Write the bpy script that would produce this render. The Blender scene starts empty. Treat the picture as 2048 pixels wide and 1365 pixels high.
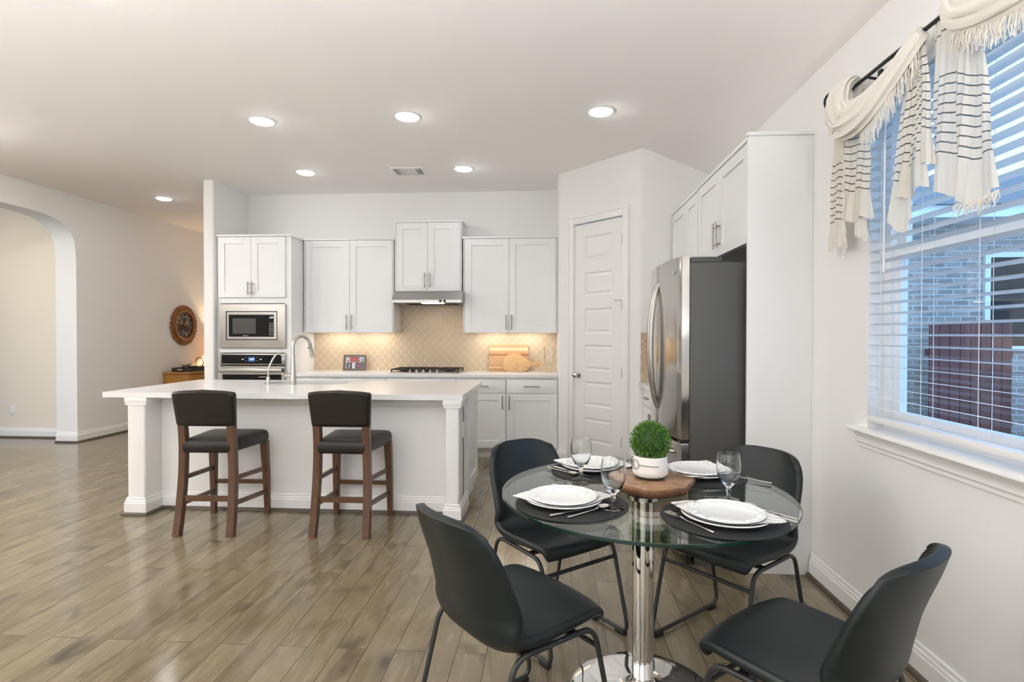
import bpy, bmesh, math, random
from mathutils import Vector, Matrix
random.seed(7)
PI = math.pi
SC = bpy.context.scene
COL = SC.collection

# ------------------------------------------------------------------ camera
F_PX, YAW, PITCH, ROLL, EYE = 1105.35, 0.0658, 0.0116, 0.0014, 1.3457
cam = bpy.data.cameras.new('camera')
cam.sensor_fit = 'HORIZONTAL'
cam.sensor_width = 36.0
cam.lens = F_PX / 2048 * 36.0
cam.clip_start = 0.05
camo = bpy.data.objects.new('camera', cam)
COL.objects.link(camo)
_cy, _sy = math.cos(YAW), math.sin(YAW)
_w = Vector((-_sy * math.cos(PITCH), _cy * math.cos(PITCH), -math.sin(PITCH)))
_r0 = Vector((_cy, _sy, 0)); _u0 = _r0.cross(_w)
_r = _r0 * math.cos(ROLL) + _u0 * math.sin(ROLL)
_u = -_r0 * math.sin(ROLL) + _u0 * math.cos(ROLL)
camo.matrix_world = Matrix(((_r.x, _u.x, -_w.x, 0), (_r.y, _u.y, -_w.y, 0), (_r.z, _u.z, -_w.z, EYE), (0, 0, 0, 1)))
SC.camera = camo

# ------------------------------------------------------------------ view, sky, big lights
SC.view_settings.view_transform = 'Standard'
SC.view_settings.look = 'None'
SC.view_settings.gamma = 1.0
SC.view_settings.use_curve_mapping = False
SC.view_settings.exposure = 0.70
SC.cycles.max_bounces = 14
SC.cycles.diffuse_bounces = 6
SC.cycles.glossy_bounces = 6
SC.cycles.transmission_bounces = 8
SC.cycles.transparent_max_bounces = 40
SC.cycles.caustics_reflective = False
SC.cycles.caustics_refractive = False
wd = bpy.data.worlds.new('dusk_sky'); SC.world = wd
wd.use_nodes = True
_bg = wd.node_tree.nodes['Background']
_bg.inputs['Color'].default_value = (0.34, 0.60, 1.0, 1)
_bg.inputs['Strength'].default_value = 2.0

def area_light(name, loc, rot, sx, sy, power, color, shape='RECTANGLE', spread=PI):
    l = bpy.data.lights.new(name, 'AREA'); l.shape = shape; l.size = sx; l.size_y = sy
    l.energy = power; l.color = color; l.spread = spread
    o = bpy.data.objects.new(name, l); o.location = loc; o.rotation_euler = rot
    COL.objects.link(o); return o
# unseen area lights added behind and beside the camera as soft fill
area_light('unseen_fill_light', (-1.6, -4.585, 1.7), (PI / 2, 0, 0), 4.4, 2.4, 32, (0.90, 0.95, 1.0))
area_light('unseen_fill_light', (-5.80, -1.6, 1.7), (PI / 2, 0, -PI / 2), 3.4, 2.2, 27, (1.0, 0.97, 0.93))
LAMP_E, LAMP_W = 21.0, (.975, 0.985, 1.0)

# ------------------------------------------------------------------ mesh helpers
class B:
    def __init__(s): s.bm = bmesh.new(); s.mi = 0
    def _face(s, vs, smooth=True):
        try: f = s.bm.faces.new(vs)
        except ValueError: return None
        f.smooth = smooth; f.material_index = s.mi; return f
    def box(s, x0, x1, y0, y1, z0, z1, bev=0.0, seg=2):
        x0, x1 = min(x0, x1), max(x0, x1); y0, y1 = min(y0, y1), max(y0, y1); z0, z1 = min(z0, z1), max(z0, z1)
        v = [s.bm.verts.new((x, y, z)) for z in (z0, z1) for y in (y0, y1) for x in (x0, x1)]
        fs = [s._face([v[i] for i in q]) for q in ((0, 2, 3, 1), (4, 5, 7, 6), (0, 1, 5, 4), (2, 6, 7, 3), (0, 4, 6, 2), (1, 3, 7, 5))]
        if bev > 0:
            es = list({e for f in fs for e in f.edges})
            r = bmesh.ops.bevel(s.bm, geom=es, offset=min(bev, .49 * min(x1 - x0, y1 - y0, z1 - z0)), segments=seg, profile=.5, affect='EDGES')
            for f in r['faces']: f.smooth = True; f.material_index = s.mi
        return s
    def prism(s, poly, a0, a1, axis='z', bev=0.0):
        def P(p, a):
            return {'z': (p[0], p[1], a), 'y': (p[0], a, p[1]), 'x': (a, p[0], p[1])}[axis]
        b = [s.bm.verts.new(P(p, a0)) for p in poly]; t = [s.bm.verts.new(P(p, a1)) for p in poly]
        n = len(poly); fs = []
        fs.append(s._face(b[::-1])); fs.append(s._face(t))
        for i in range(n): fs.append(s._face([b[i], b[(i + 1) % n], t[(i + 1) % n], t[i]]))
        bmesh.ops.recalc_face_normals(s.bm, faces=[f for f in fs if f])
        if bev > 0:
            es = list(set(fs[0].edges) | set(fs[1].edges))
            r = bmesh.ops.bevel(s.bm, geom=es, offset=bev, segments=2, profile=.5, affect='EDGES')
            for f in r['faces']: f.smooth = True; f.material_index = s.mi
        return s
    def ringprism(s, outer, inner, a0, a1, axis='z'):
        """solid with a hole: outer and inner loops of equal length"""
        def P(p, a):
            return {'z': (p[0], p[1], a), 'y': (p[0], a, p[1]), 'x': (a, p[0], p[1])}[axis]
        n = len(outer); L = []
        for lp, a in ((outer, a0), (outer, a1), (inner, a1), (inner, a0)):
            L.append([s.bm.verts.new(P(p, a)) for p in lp])
        fs = []
        for k in range(4):
            A, C = L[k], L[(k + 1) % 4]
            for i in range(n): fs.append(s._face([A[i], A[(i + 1) % n], C[(i + 1) % n], C[i]]))
        bmesh.ops.recalc_face_normals(s.bm, faces=[f for f in fs if f])
        return s
    def tube(s, pts, r, n=10, closed=False, caps=True, flat=1.0):
        pts = [Vector(p) for p in pts]; m = len(pts)
        rs = r if isinstance(r, (list, tuple)) else [r] * m
        T = []
        for i in range(m):
            a = pts[i - 1] if (i > 0 or closed) else pts[i]; c = pts[(i + 1) % m] if (i < m - 1 or closed) else pts[i]
            T.append((c - a).normalized())
        ref = Vector((0, 0, 1)) if abs(T[0].z) < .9 else Vector((0, 1, 0))
        N = (ref - T[0] * ref.dot(T[0])).normalized(); rings = []
        for i in range(m):
            N = (N - T[i] * N.dot(T[i])).normalized(); Bn = T[i].cross(N)
            rings.append([s.bm.verts.new(pts[i] + (N * math.cos(2 * PI * k / n) * flat + Bn * math.sin(2 * PI * k / n)) * rs[i]) for k in range(n)])
        for i in range(m if closed else m - 1):
            A, C = rings[i], rings[(i + 1) % m]
            for k in range(n): s._face([A[k], A[(k + 1) % n], C[(k + 1) % n], C[k]])
        if caps and not closed:
            s._face(rings[0][::-1]); s._face(rings[-1])
        return s
    def lathe(s, prof, c=(0, 0, 0), n=32, sx=1.0, sy=1.0, wob=None):
        rings = []
        for r, z in prof:
            if r < 1e-6: rings.append([s.bm.verts.new((c[0], c[1], c[2] + z))])
            else:
                rings.append([s.bm.verts.new((c[0] + r * sx * (wob(2 * PI * k / n, r) if wob else 1) * math.cos(2 * PI * k / n),
                                              c[1] + r * sy * (wob(2 * PI * k / n, r) if wob else 1) * math.sin(2 * PI * k / n), c[2] + z)) for k in range(n)])
        for A, C in zip(rings, rings[1:]):
            if len(A) == 1 and len(C) == 1: continue
            for k in range(n):
                k2 = (k + 1) % n
                if len(A) == 1: s._face([A[0], C[k2], C[k]][::-1])
                elif len(C) == 1: s._face([A[k], A[k2], C[0]])
                else: s._face([A[k], A[k2], C[k2], C[k]])
        return s
    def grid(s, fn, nu, nv, closeu=False, uv=None):
        V = [[s.bm.verts.new(fn(i / nu, j / nv)) for i in range(nu + (0 if closeu else 1))] for j in range(nv + 1)]
        lay = s.bm.loops.layers.uv.verify() if uv else None
        for j in range(nv):
            for i in range(nu):
                i2 = (i + 1) % len(V[0]) if closeu else i + 1
                f = s._face([V[j][i], V[j][i2], V[j + 1][i2], V[j + 1][i]])
                if lay and f:
                    for lp, (a, b) in zip(f.loops, ((i, j), (i + 1, j), (i + 1, j + 1), (i, j + 1))):
                        lp[lay].uv = uv(a / nu, b / nv)
        return s
    def ball(s, c, r, n=12, m=8, sc=(1, 1, 1)):
        prof = [(r * math.sin(PI * i / m) if 0 < i < m else 0, -r * math.cos(PI * i / m)) for i in range(m + 1)]
        st = len(s.bm.verts); s.lathe(prof, (0, 0, 0), n); s.bm.verts.ensure_lookup_table()
        for v in s.bm.verts[st:]: v.co = Vector((c[0] + v.co.x * sc[0], c[1] + v.co.y * sc[1], c[2] + v.co.z * sc[2]))
        return s
    def sweep(s, path, prof, closed=False):
        """extrude a (offset-to-the-left, z) profile along a 2-D path with mitred corners"""
        n = len(path); P = [Vector((p[0], p[1])) for p in path]; rows = []
        for i in range(n):
            d1 = (P[i] - P[i - 1]).normalized() if (i > 0 or closed) else (P[i + 1] - P[i]).normalized()
            d2 = (P[(i + 1) % n] - P[i]).normalized() if (i < n - 1 or closed) else d1
            n1 = Vector((-d1.y, d1.x)); n2 = Vector((-d2.y, d2.x)); m = (n1 + n2) / (1 + n1.dot(n2))
            rows.append([s.bm.verts.new((P[i].x + m.x * o, P[i].y + m.y * o, z)) for o, z in prof])
        fs = []; k = len(prof)
        for i in range(n if closed else n - 1):
            A, C = rows[i], rows[(i + 1) % n]
            for j in range(k): fs.append(s._face([A[j], A[(j + 1) % k], C[(j + 1) % k], C[j]]))
        if not closed: fs.append(s._face(rows[0])); fs.append(s._face(rows[-1][::-1]))
        bmesh.ops.recalc_face_normals(s.bm, faces=[f for f in fs if f])
        return s
    def move(s, M, start=0):
        s.bm.verts.ensure_lookup_table()
        for v in s.bm.verts[start:]: v.co = M @ v.co
        return s

def link(o, parent=None):
    COL.objects.link(o)
    if parent is not None: o.parent = parent
    return o
def obj(name, b, mats, parent=None, ang=38, loc=None, rot=None, label=None):
    me = bpy.data.meshes.new(name); b.bm.to_mesh(me); b.bm.free()
    for m in (mats if isinstance(mats, (list, tuple)) else [mats]): me.materials.append(m)
    if ang is not None: me.set_sharp_from_angle(angle=math.radians(ang))
    o = bpy.data.objects.new(name, me)
    if loc: o.location = loc
    if rot: o.rotation_euler = rot
    if label: o['label'] = label
    return link(o, parent)
def thing(name, label, cat, loc=(0, 0, 0), rz=0.0, group=None):
    o = bpy.data.objects.new(name, None); o.location = loc; o.rotation_euler = (0, 0, rz); o.empty_display_size = .1
    return tag(link(o), label, cat, group)
def tag(o, label=None, cat=None, group=None, kind=None):
    if label: o['label'] = label
    if cat: o['category'] = cat
    if group: o['group'] = group
    if kind: o['kind'] = kind
    return o
def struct(name, b, m, label=None, parent=None, ang=30):
    o = obj(name, b, m, parent, ang)
    if parent is None: o['kind'] = 'structure'
    if label: o['label'] = label
    return o
def copy_tree(o, parent=None):
    c = o.copy(); COL.objects.link(c); c.parent = parent
    for ch in list(o.children): copy_tree(ch, c)
    return c
def dup(o, loc, rz, label, group=None):
    c = copy_tree(o); c.location = loc; c.rotation_euler = (0, 0, rz); c['label'] = label
    if group: c['group'] = group
    return c
def text(name, s, size, loc, rot, mat, parent, ext=0.0004, align='CENTER'):
    cu = bpy.data.curves.new(name, 'FONT'); cu.body = s; cu.size = size; cu.extrude = ext; cu.align_x = align; cu.align_y = 'CENTER'
    t_ = bpy.data.objects.new(name, cu); COL.objects.link(t_); bpy.context.view_layer.update()
    me = bpy.data.meshes.new_from_object(t_.evaluated_get(bpy.context.evaluated_depsgraph_get())); bpy.data.objects.remove(t_); bpy.data.curves.remove(cu)
    me.name = name; me.materials.clear(); me.materials.append(mat)
    o = bpy.data.objects.new(name, me); o.location = loc; o.rotation_euler = rot
    return link(o, parent)
def rrect(x0, x1, y0, y1, r, n=6):
    out = []
    for cx, cy, a0 in ((x1 - r, y1 - r, 0), (x0 + r, y1 - r, PI / 2), (x0 + r, y0 + r, PI), (x1 - r, y0 + r, 1.5 * PI)):
        out += [(cx + r * math.cos(a0 + PI / 2 * i / n), cy + r * math.sin(a0 + PI / 2 * i / n)) for i in range(n + 1)]
    return out
def bez(p, n=24):
    """Catmull-Rom through points"""
    p = [Vector(q) for q in p]; q = [p[0] * 2 - p[1]] + p + [p[-1] * 2 - p[-2]]; out = []
    for i in range(1, len(q) - 2):
        m = max(2, n // (len(p) - 1))
        for k in range(m):
            t = k / m; a, b_, c, d = q[i - 1], q[i], q[i + 1], q[i + 2]
            out.append(.5 * ((2 * b_) + (c - a) * t + (2 * a - 5 * b_ + 4 * c - d) * t * t + (3 * b_ - a - 3 * c + d) * t ** 3))
    return out + [p[-1]]
def fillet(pts, r, n=5, closed=False):
    """round the corners of a 3-D polyline"""
    pts = [Vector(p) for p in pts]; out = []; m = len(pts)
    for i, p in enumerate(pts):
        if not closed and i in (0, m - 1): out.append(p); continue
        a, c = pts[i - 1], pts[(i + 1) % m]; da, dc = (a - p), (c - p)
        t = min(r, .45 * da.length, .45 * dc.length); A, C = p + da.normalized() * t, p + dc.normalized() * t
        for k in range(n + 1):
            s = k / n; out.append(A * (1 - s) ** 2 + p * 2 * s * (1 - s) + C * s * s)
    return out

# ------------------------------------------------------------------ materials
class N:
    """thin wrapper around one node tree"""
    def __init__(s, name):
        s.m = bpy.data.materials.new(name); s.m.use_nodes = True; s.t = s.m.node_tree; s.n = s.t.nodes
        s.p = s.n['Principled BSDF']; s.out = s.n['Material Output']
    def new(s, t, **kw):
        n = s.n.new(t)
        for k, v in kw.items(): setattr(n, k, v)
        return n
    def L(s, a, b): s.t.links.new(a, b)
    def val(s, sock, v):
        if hasattr(v, 'is_output'): s.L(v, sock)
        else: sock.default_value = v
    def math(s, op, a, b=0.0, c=0.0):
        n = s.new('ShaderNodeMath', operation=op)
        s.val(n.inputs[0], a); s.val(n.inputs[1], b); s.val(n.inputs[2], c); return n.outputs[0]
    def coord(s, k='Object'): return s.new('ShaderNodeTexCoord').outputs[k]
    def mapping(s, vec, scale=(1, 1, 1), rot=(0, 0, 0), loc=(0, 0, 0)):
        n = s.new('ShaderNodeMapping'); s.L(vec, n.inputs[0]); n.inputs['Scale'].default_value = scale
        n.inputs['Rotation'].default_value = rot; n.inputs['Location'].default_value = loc; return n.outputs[0]
    def noise(s, vec, scale, detail=3, rough=.5, dist=0.0):
        n = s.new('ShaderNodeTexNoise'); s.L(vec, n.inputs['Vector']); n.inputs['Scale'].default_value = scale
        n.inputs['Detail'].default_value = detail; n.inputs['Roughness'].default_value = rough; n.inputs['Distortion'].default_value = dist
        return n.outputs['Fac']
    def ramp(s, fac, stops):
        n = s.new('ShaderNodeValToRGB'); s.val(n.inputs[0], fac); e = n.color_ramp.elements
        while len(e) < len(stops): e.new(.5)
        for q, (p, c) in zip(e, stops): q.position = p; q.color = (*c, 1) if len(c) == 3 else c
        return n.outputs[0]
    def mix(s, fac, a, b, mode='MIX'):
        n = s.new('ShaderNodeMix', data_type='RGBA', blend_type=mode)
        s.val(n.inputs[0], fac); s.val(n.inputs[6], a if hasattr(a, 'is_output') else (*a, 1)); s.val(n.inputs[7], b if hasattr(b, 'is_output') else (*b, 1))
        return n.outputs[2]
    def bump(s, h, strength=.2, dist=.01):
        n = s.new('ShaderNodeBump'); s.L(h, n.inputs['Height']); n.inputs['Strength'].default_value = strength
        n.inputs['Distance'].default_value = dist; s.L(n.outputs[0], s.p.inputs['Normal']); return n.outputs[0]
    def color(s, c): s.val(s.p.inputs['Base Color'], c if hasattr(c, 'is_output') else (*c, 1))
def PM(name, color, rough=.5, metal=0.0, spec=.5, bump=None, coat=0.0, var=None, trans=0.0):
    n = N(name); n.p.inputs['Roughness'].default_value = rough; n.p.inputs['Metallic'].default_value = metal
    n.p.inputs['Specular IOR Level'].default_value = spec; n.p.inputs['Coat Weight'].default_value = coat
    n.p.inputs['Transmission Weight'].default_value = trans
    n.color(color)
    if var:
        v = n.noise(n.coord(), var[0], 3); c2 = tuple(min(1, x * var[1]) for x in color)
        n.color(n.mix(n.ramp(v, [(.35, (0, 0, 0)), (.65, (1, 1, 1))]), color, c2))
    if bump: n.bump(n.noise(n.coord(), bump[0], 2), bump[1], bump[2] if len(bump) > 2 else .002)
    return n.m
def EM(name, color, s):
    n = N(name); e = n.new('ShaderNodeEmission'); e.inputs[0].default_value = (*color, 1); e.inputs[1].default_value = s
    n.L(e.outputs[0], n.out.inputs[0]); return n.m
def THIN(name, tint=(1, 1, 1), f0=.045, edge=None, boost=0.0):
    """thin clear glass: see-through, with a Fresnel (Schlick) reflection that is the same on both faces"""
    n = N(name); t = n.new('ShaderNodeBsdfTransparent'); g = n.new('ShaderNodeBsdfGlossy'); g.inputs['Roughness'].default_value = .01
    t.inputs[0].default_value = (*tint, 1); g.inputs[0].default_value = (1, 1, 1, 1)
    lw = n.new('ShaderNodeLayerWeight'); lw.inputs[0].default_value = .5; fc = lw.outputs['Facing']
    f = n.math('ADD', n.math('MULTIPLY', n.math('POWER', fc, 5.0), 1 - f0), f0 + boost); mx = n.new('ShaderNodeMixShader')
    if edge: n.L(n.mix(n.math('POWER', fc, 3.0), tint, edge), t.inputs[0])
    n.L(f, mx.inputs[0]); n.L(t.outputs[0], mx.inputs[1]); n.L(g.outputs[0], mx.inputs[2]); n.L(mx.outputs[0], n.out.inputs[0]); return n.m

M_WALL = PM('painted_wall', (.83, .825, .815), .85, spec=.25, bump=(260, .12, .003))
M_CEIL = PM('painted_ceiling', (.90, .88, .865), .9, spec=.2, bump=(180, .18, .004))
M_TRIM = PM('trim_paint', (.85, .845, .835), .35)
M_CAB = PM('cabinet_paint', (.82, .825, .83), .38)
M_DOOR = PM('door_paint', (.83, .825, .82), .4)
M_QUARTZ = PM('white_quartz', (.80, .80, .80), .20, spec=.35, var=(14, .985))
M_STEEL = PM('brushed_steel', (.43, .41, .385), .27, 1.0, bump=(300, .02, .001))
M_STEEL_D = PM('hood_steel', (.50, .50, .50), .34, 1.0)
M_NICKEL = PM('brushed_nickel', (.60, .57, .53), .22, 1.0)
M_PULL = PM('dark_nickel_pull', (.34, .31, .29), .28, 1.0)
M_CHROME = PM('chrome', (.83, .83, .83), .04, 1.0)
M_FSIDE = PM('fridge_side_paint', (.075, .075, .070), .42, bump=(500, .05, .001))
M_BLACKG = PM('black_glass', (.004, .004, .005), .06, spec=.22)
M_MWIN = PM('microwave_window', (.075, .075, .070), .15, spec=.3)
M_IRON = PM('cast_iron', (.02, .02, .02), .55)
M_BLACK = PM('matte_black', (.012, .012, .012), .5)
M_LEATHER = PM('black_leatherette', (.006, .0105, .0115), .42, spec=.42, bump=(420, .10, .002))
M_LEGS = PM('black_powder_coat', (.022, .023, .024), .42)
M_STOOL = PM('espresso_leather', (.011, .008, .006), .38, spec=.4, bump=(300, .12, .002))
M_SHOE = PM('dark_shoe_wood', (.085, .065, .045), .35)
M_WHITEC = PM('white_ceramic', (.84, .84, .83), .16, coat=.3)
M_POT = PM('matte_white_pot', (.82, .79, .76), .7)
M_PLASTIC = PM('white_plastic', (.82, .81, .79), .35)
M_BLIND = PM('blind_slat_white', (.84, .84, .84), .35)
M_LENS = EM('downlight_lens', LAMP_W, LAMP_E)
M_UC = EM('under_cabinet_lens', (1.0, .92, .80), 17)
M_DISP = EM('blue_display', (.12, .24, .60), .42)
M_DIGIT = EM('white_digits', (.9, .95, 1.0), 1.2)
M_PRINT = PM('pale_lettering', (.6, .6, .6), .5)
M_GLASS = THIN('clear_glass', (.985, .99, .99), .04, edge=(.55, .58, .58))
M_PANE = THIN('window_glass', (.94, .97, .98), .035)
M_TGLASS = THIN('table_glass', (.92, .965, .945), .045)
M_TEDGE = PM('glass_edge_green', (.010, .028, .023), .12)
def GLASS(name):
    n = N(name); g = n.new('ShaderNodeBsdfGlass'); g.inputs['IOR'].default_value = 1.45; g.inputs['Roughness'].default_value = 0; g.inputs[0].default_value = (.98, .99, .99, 1)
    n.L(g.outputs[0], n.out.inputs[0]); return n.m
M_GOBLET = GLASS('goblet_glass')
M_RIM = PM('glass_rim', (.75, .8, .8), .1)

def wood(name, c1, c2, scale=(30, 3, 30), rough=.4, c3=None):
    n = N(name); v = n.mapping(n.coord(), scale); f = n.noise(v, 1.0, 5, .6, 1.2)
    n.color(n.ramp(f, [(.3, c1), (.7, c2)] if c3 is None else [(.25, c1), (.5, c2), (.75, c3)])); n.p.inputs['Roughness'].default_value = rough
    n.bump(f, .05, .002); return n.m
M_WSTOOL = wood('stool_walnut', (.078, .034, .016), (.120, .057, .028), (40, 40, 5), .32)
M_SIDEB = wood('honey_oak', (.36, .15, .03), (.46, .22, .05), (30, 4, 30), .3)
M_SLAB = wood('live_edge_slab', (.13, .058, .026), (.36, .20, .105), (14, 22, 14), .25, (.23, .11, .052))
M_BARK = wood('bark_edge', (.07, .030, .012), (.22, .095, .038), (40, 40, 60), .5)
M_OLIVE = wood('olive_wood', (.46, .235, .085), (.66, .42, .21), (9, 9, 26), .4, (.54, .30, .12))
M_CLOCKW = wood('clock_wood', (.22, .075, .018), (.40, .16, .04), (20, 20, 20), .35)
M_BRONZE = PM('dark_bronze', (.09, .055, .03), .4, .6)
M_GOLD = PM('antique_gold', (.55, .36, .12), .3, 1.0)
M_COPPER = PM('clock_copper', (.40, .16, .07), .4, .5)

def floor_mat():
    n = N('wood_floor'); co = n.coord('Object'); sx = n.new('ShaderNodeSeparateXYZ'); n.L(co, sx.inputs[0])
    cb = n.new('ShaderNodeCombineXYZ'); n.L(sx.outputs[1], cb.inputs[0]); n.L(sx.outputs[0], cb.inputs[1])
    br = n.new('ShaderNodeTexBrick'); n.L(cb.outputs[0], br.inputs['Vector'])
    br.offset = .37; br.offset_frequency = 2; br.squash = 1.0
    for k, v in (('Scale', 1.0), ('Mortar Size', .0022), ('Mortar Smooth', .3), ('Bias', 0.0), ('Brick Width', 1.15), ('Row Height', .129)): br.inputs[k].default_value = v
    br.inputs['Color1'].default_value = (.02, .02, .02, 1); br.inputs['Color2'].default_value = (.98, .98, .98, 1); br.inputs['Mortar'].default_value = (.5, .5, .5, 1)
    tone = n.new('ShaderNodeSeparateColor'); n.L(br.outputs['Color'], tone.inputs[0]); tv = tone.outputs[0]
    off = n.new('ShaderNodeCombineXYZ'); n.L(n.math('MULTIPLY', tv, 37.0), off.inputs[0]); n.L(n.math('MULTIPLY', tv, 11.0), off.inputs[1])
    av = n.new('ShaderNodeVectorMath', operation='ADD'); n.L(co, av.inputs[0]); n.L(off.outputs[0], av.inputs[1]); v = av.outputs[0]
    grain = n.noise(n.mapping(v, (26, 3.0, 1)), 1.0, 6, .6, 2.2)
    fig = n.noise(n.mapping(v, (7, 1.7, 1)), 1.0, 4, .55, 1.6)
    knot = n.noise(n.mapping(v, (5.5, 2.6, 1)), 1.0, 2, .5, .4)
    base = n.mix(tv, (.130, .102, .060), (.215, .175, .112))
    base = n.mix(n.ramp(fig, [(.32, (0, 0, 0)), (.68, (1, 1, 1))]), base, n.mix(.5, base, (.31, .255, .17)))
    base = n.mix(n.ramp(grain, [(.54, (0, 0, 0)), (.78, (.55, .55, .55))]), base, (.38, .31, .205))
    base = n.mix(n.ramp(knot, [(.60, (0, 0, 0)), (.76, (.85, .85, .85))]), base, (.060, .048, .034))
    base = n.mix(n.math('MULTIPLY', br.outputs['Fac'], .8), base, (.05, .038, .025))
    n.color(base)
    n.val(n.p.inputs['Roughness'], n.math('ADD', n.math('MULTIPLY', fig, .10), .09))
    n.p.inputs['Specular IOR Level'].default_value = .55
    h = n.math('SUBTRACT', n.math('MULTIPLY', n.noise(n.mapping(v, (9, 1.2, 1)), 1.0, 3), .35), br.outputs['Fac'])
    n.bump(h, .30, .003); return n.m
M_FLOOR = floor_mat()

def tile_mat():
    """beige arabesque lantern tiles with raised pale joints, laid out in x/z"""
    n = N('arabesque_tile'); co = n.coord('Object'); sx = n.new('ShaderNodeSeparateXYZ'); n.L(co, sx.inputs[0])
    W, H = .0955, .103
    u = n.math('MULTIPLY', sx.outputs[0], 2 * PI / W); v = n.math('MULTIPLY', sx.outputs[2], 2 * PI / H)
    cu, cv = n.math('COSINE', u), n.math('COSINE', v)
    c3u, c3v = n.math('COSINE', n.math('MULTIPLY', u, 3.0)), n.math('COSINE', n.math('MULTIPLY', v, 3.0))
    b = n.math('MULTIPLY', n.math('SUBTRACT', n.math('SUBTRACT', cu, cv), n.math('SUBTRACT', c3u, c3v)), -.075)
    f = n.math('ABSOLUTE', n.math('ADD', n.math('ADD', cu, cv), b))
    su, sv = n.math('SINE', u), n.math('SINE', v)
    gr = n.math('SQRT', n.math('ADD', n.math('MULTIPLY', su, su), n.math('MULTIPLY', sv, sv)))
    f = n.math('DIVIDE', f, n.math('ADD', gr, .10))          # close to the true distance from the joint line
    joint = n.ramp(f, [(.085, (1, 1, 1)), (.17, (0, 0, 0))])
    tone = n.noise(co, 7.0, 2, .5); mott = n.noise(co, 45, 4, .6)
    tilec = n.mix(tone, (.52, .385, .245), (.62, .49, .345))
    tilec = n.mix(n.ramp(mott, [(.4, (0, 0, 0)), (.75, (.5, .5, .5))]), tilec, (.66, .57, .46))
    n.color(n.mix(joint, tilec, (.74, .64, .50)))
    n.p.inputs['Roughness'].default_value = .26
    hh = n.math('ADD', n.ramp(f, [(0, (.75, .75, .75)), (.09, (.70, .70, .70)), (.19, (.15, .15, .15)), (.45, (.55, .55, .55)), (1, (.6, .6, .6))]), n.math('MULTIPLY', mott, .25))
    n.bump(hh, .6, .004); return n.m
M_TILE = tile_mat()

def linen_mat():
    """cream gauze with thin black stripes across the ends (v counts metres from the hem)"""
    n = N('striped_linen'); uv = n.coord('UV'); sx = n.new('ShaderNodeSeparateXYZ'); n.L(uv, sx.inputs[0]); v = sx.outputs[1]
    w = n.math('ADD', v, n.math('MULTIPLY', n.math('SUBTRACT', n.noise(n.coord(), 60, 2), .5), .004))
    saw = n.math('FRACT', n.math('DIVIDE', w, .0335)); line = n.math('LESS_THAN', saw, .15)
    band = n.math('MULTIPLY', n.math('GREATER_THAN', w, .128), n.math('LESS_THAN', w, .43))
    lone = n.math('MULTIPLY', n.math('GREATER_THAN', w, .565), n.math('LESS_THAN', w, .570))
    st = n.math('MAXIMUM', n.math('MULTIPLY', line, band), lone)
    n.color(n.mix(st, (.80, .77, .71), (.03, .028, .028)))
    n.p.inputs['Roughness'].default_value = .9; n.p.inputs['Specular IOR Level'].default_value = .1
    wv = n.new('ShaderNodeTexWave'); n.L(n.mapping(uv, (1, 1, 1)), wv.inputs[0]); wv.inputs['Scale'].default_value = 14; wv.inputs['Distortion'].default_value = 2.0
    n.bump(wv.outputs['Fac'], .25, .004)
    tr = n.new('ShaderNodeBsdfTranslucent'); tr.inputs[0].default_value = (.75, .72, .66, 1); mx = n.new('ShaderNodeMixShader'); mx.inputs[0].default_value = .22
    n.L(n.p.outputs[0], mx.inputs[1]); n.L(tr.outputs[0], mx.inputs[2]); n.L(mx.outputs[0], n.out.inputs[0]); return n.m
M_LINEN = linen_mat()
M_FRINGE = PM('linen_fringe', (.80, .77, .71), .9, spec=.1)

def ring_mat():
    n = N('braided_black_mat'); co = n.coord(); sx = n.new('ShaderNodeSeparateXYZ'); n.L(co, sx.inputs[0])
    r = n.math('SQRT', n.math('ADD', n.math('MULTIPLY', sx.outputs[0], sx.outputs[0]), n.math('MULTIPLY', sx.outputs[1], sx.outputs[1])))
    w = n.math('SINE', n.math('MULTIPLY', r, 2 * PI / .0085))
    n.color(n.mix(n.ramp(w, [(.2, (0, 0, 0)), (1, (1, 1, 1))]), (.006, .0065, .007), (.022, .024, .0255)))
    n.p.inputs['Roughness'].default_value = .6; n.bump(n.math('ADD', w, n.math('MULTIPLY', n.noise(co, 350, 2), .8)), .7, .002); return n.m
M_MAT = ring_mat()

def script_mat():
    """white napkin cloth printed with scribbled black script, dark hem"""
    n = N('script_napkin'); co = n.coord(); row = n.new('ShaderNodeSeparateXYZ'); n.L(co, row.inputs[0]); x, y = row.outputs[0], row.outputs[1]
    f = n.noise(n.mapping(co, (95, 210, 10)), 1.0, 2, .5, 1.8); ln = n.math('LESS_THAN', n.math('ABSOLUTE', n.math('SUBTRACT', f, .5)), .032)
    keep = n.math('LESS_THAN', n.math('FRACT', n.math('MULTIPLY', y, 48)), .62)
    uv = n.coord('UV'); q = n.new('ShaderNodeSeparateXYZ'); n.L(uv, q.inputs[0])
    edge = n.math('GREATER_THAN', n.math('ABSOLUTE', n.math('SUBTRACT', q.outputs[1], .5)), .475)
    side = n.math('GREATER_THAN', x, -.09)
    n.color(n.mix(n.math('MAXIMUM', n.math('MULTIPLY', n.math('MULTIPLY', ln, keep), side), n.math('MULTIPLY', edge, .85)), (.80, .78, .75), (.02, .02, .02)))
    n.p.inputs['Roughness'].default_value = .85; return n.m
M_NAPKIN = script_mat()

def leaf_mat():
    n = N('boxwood_leaves'); g = n.new('ShaderNodeObjectInfo'); f = n.noise(n.coord(), 140, 2)
    n.color(n.ramp(f, [(.3, (.030, .095, .008)), (.55, (.09, .23, .02)), (.75, (.24, .45, .06))])); n.p.inputs['Roughness'].default_value = .4; return n.m
M_LEAF = leaf_mat()

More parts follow.
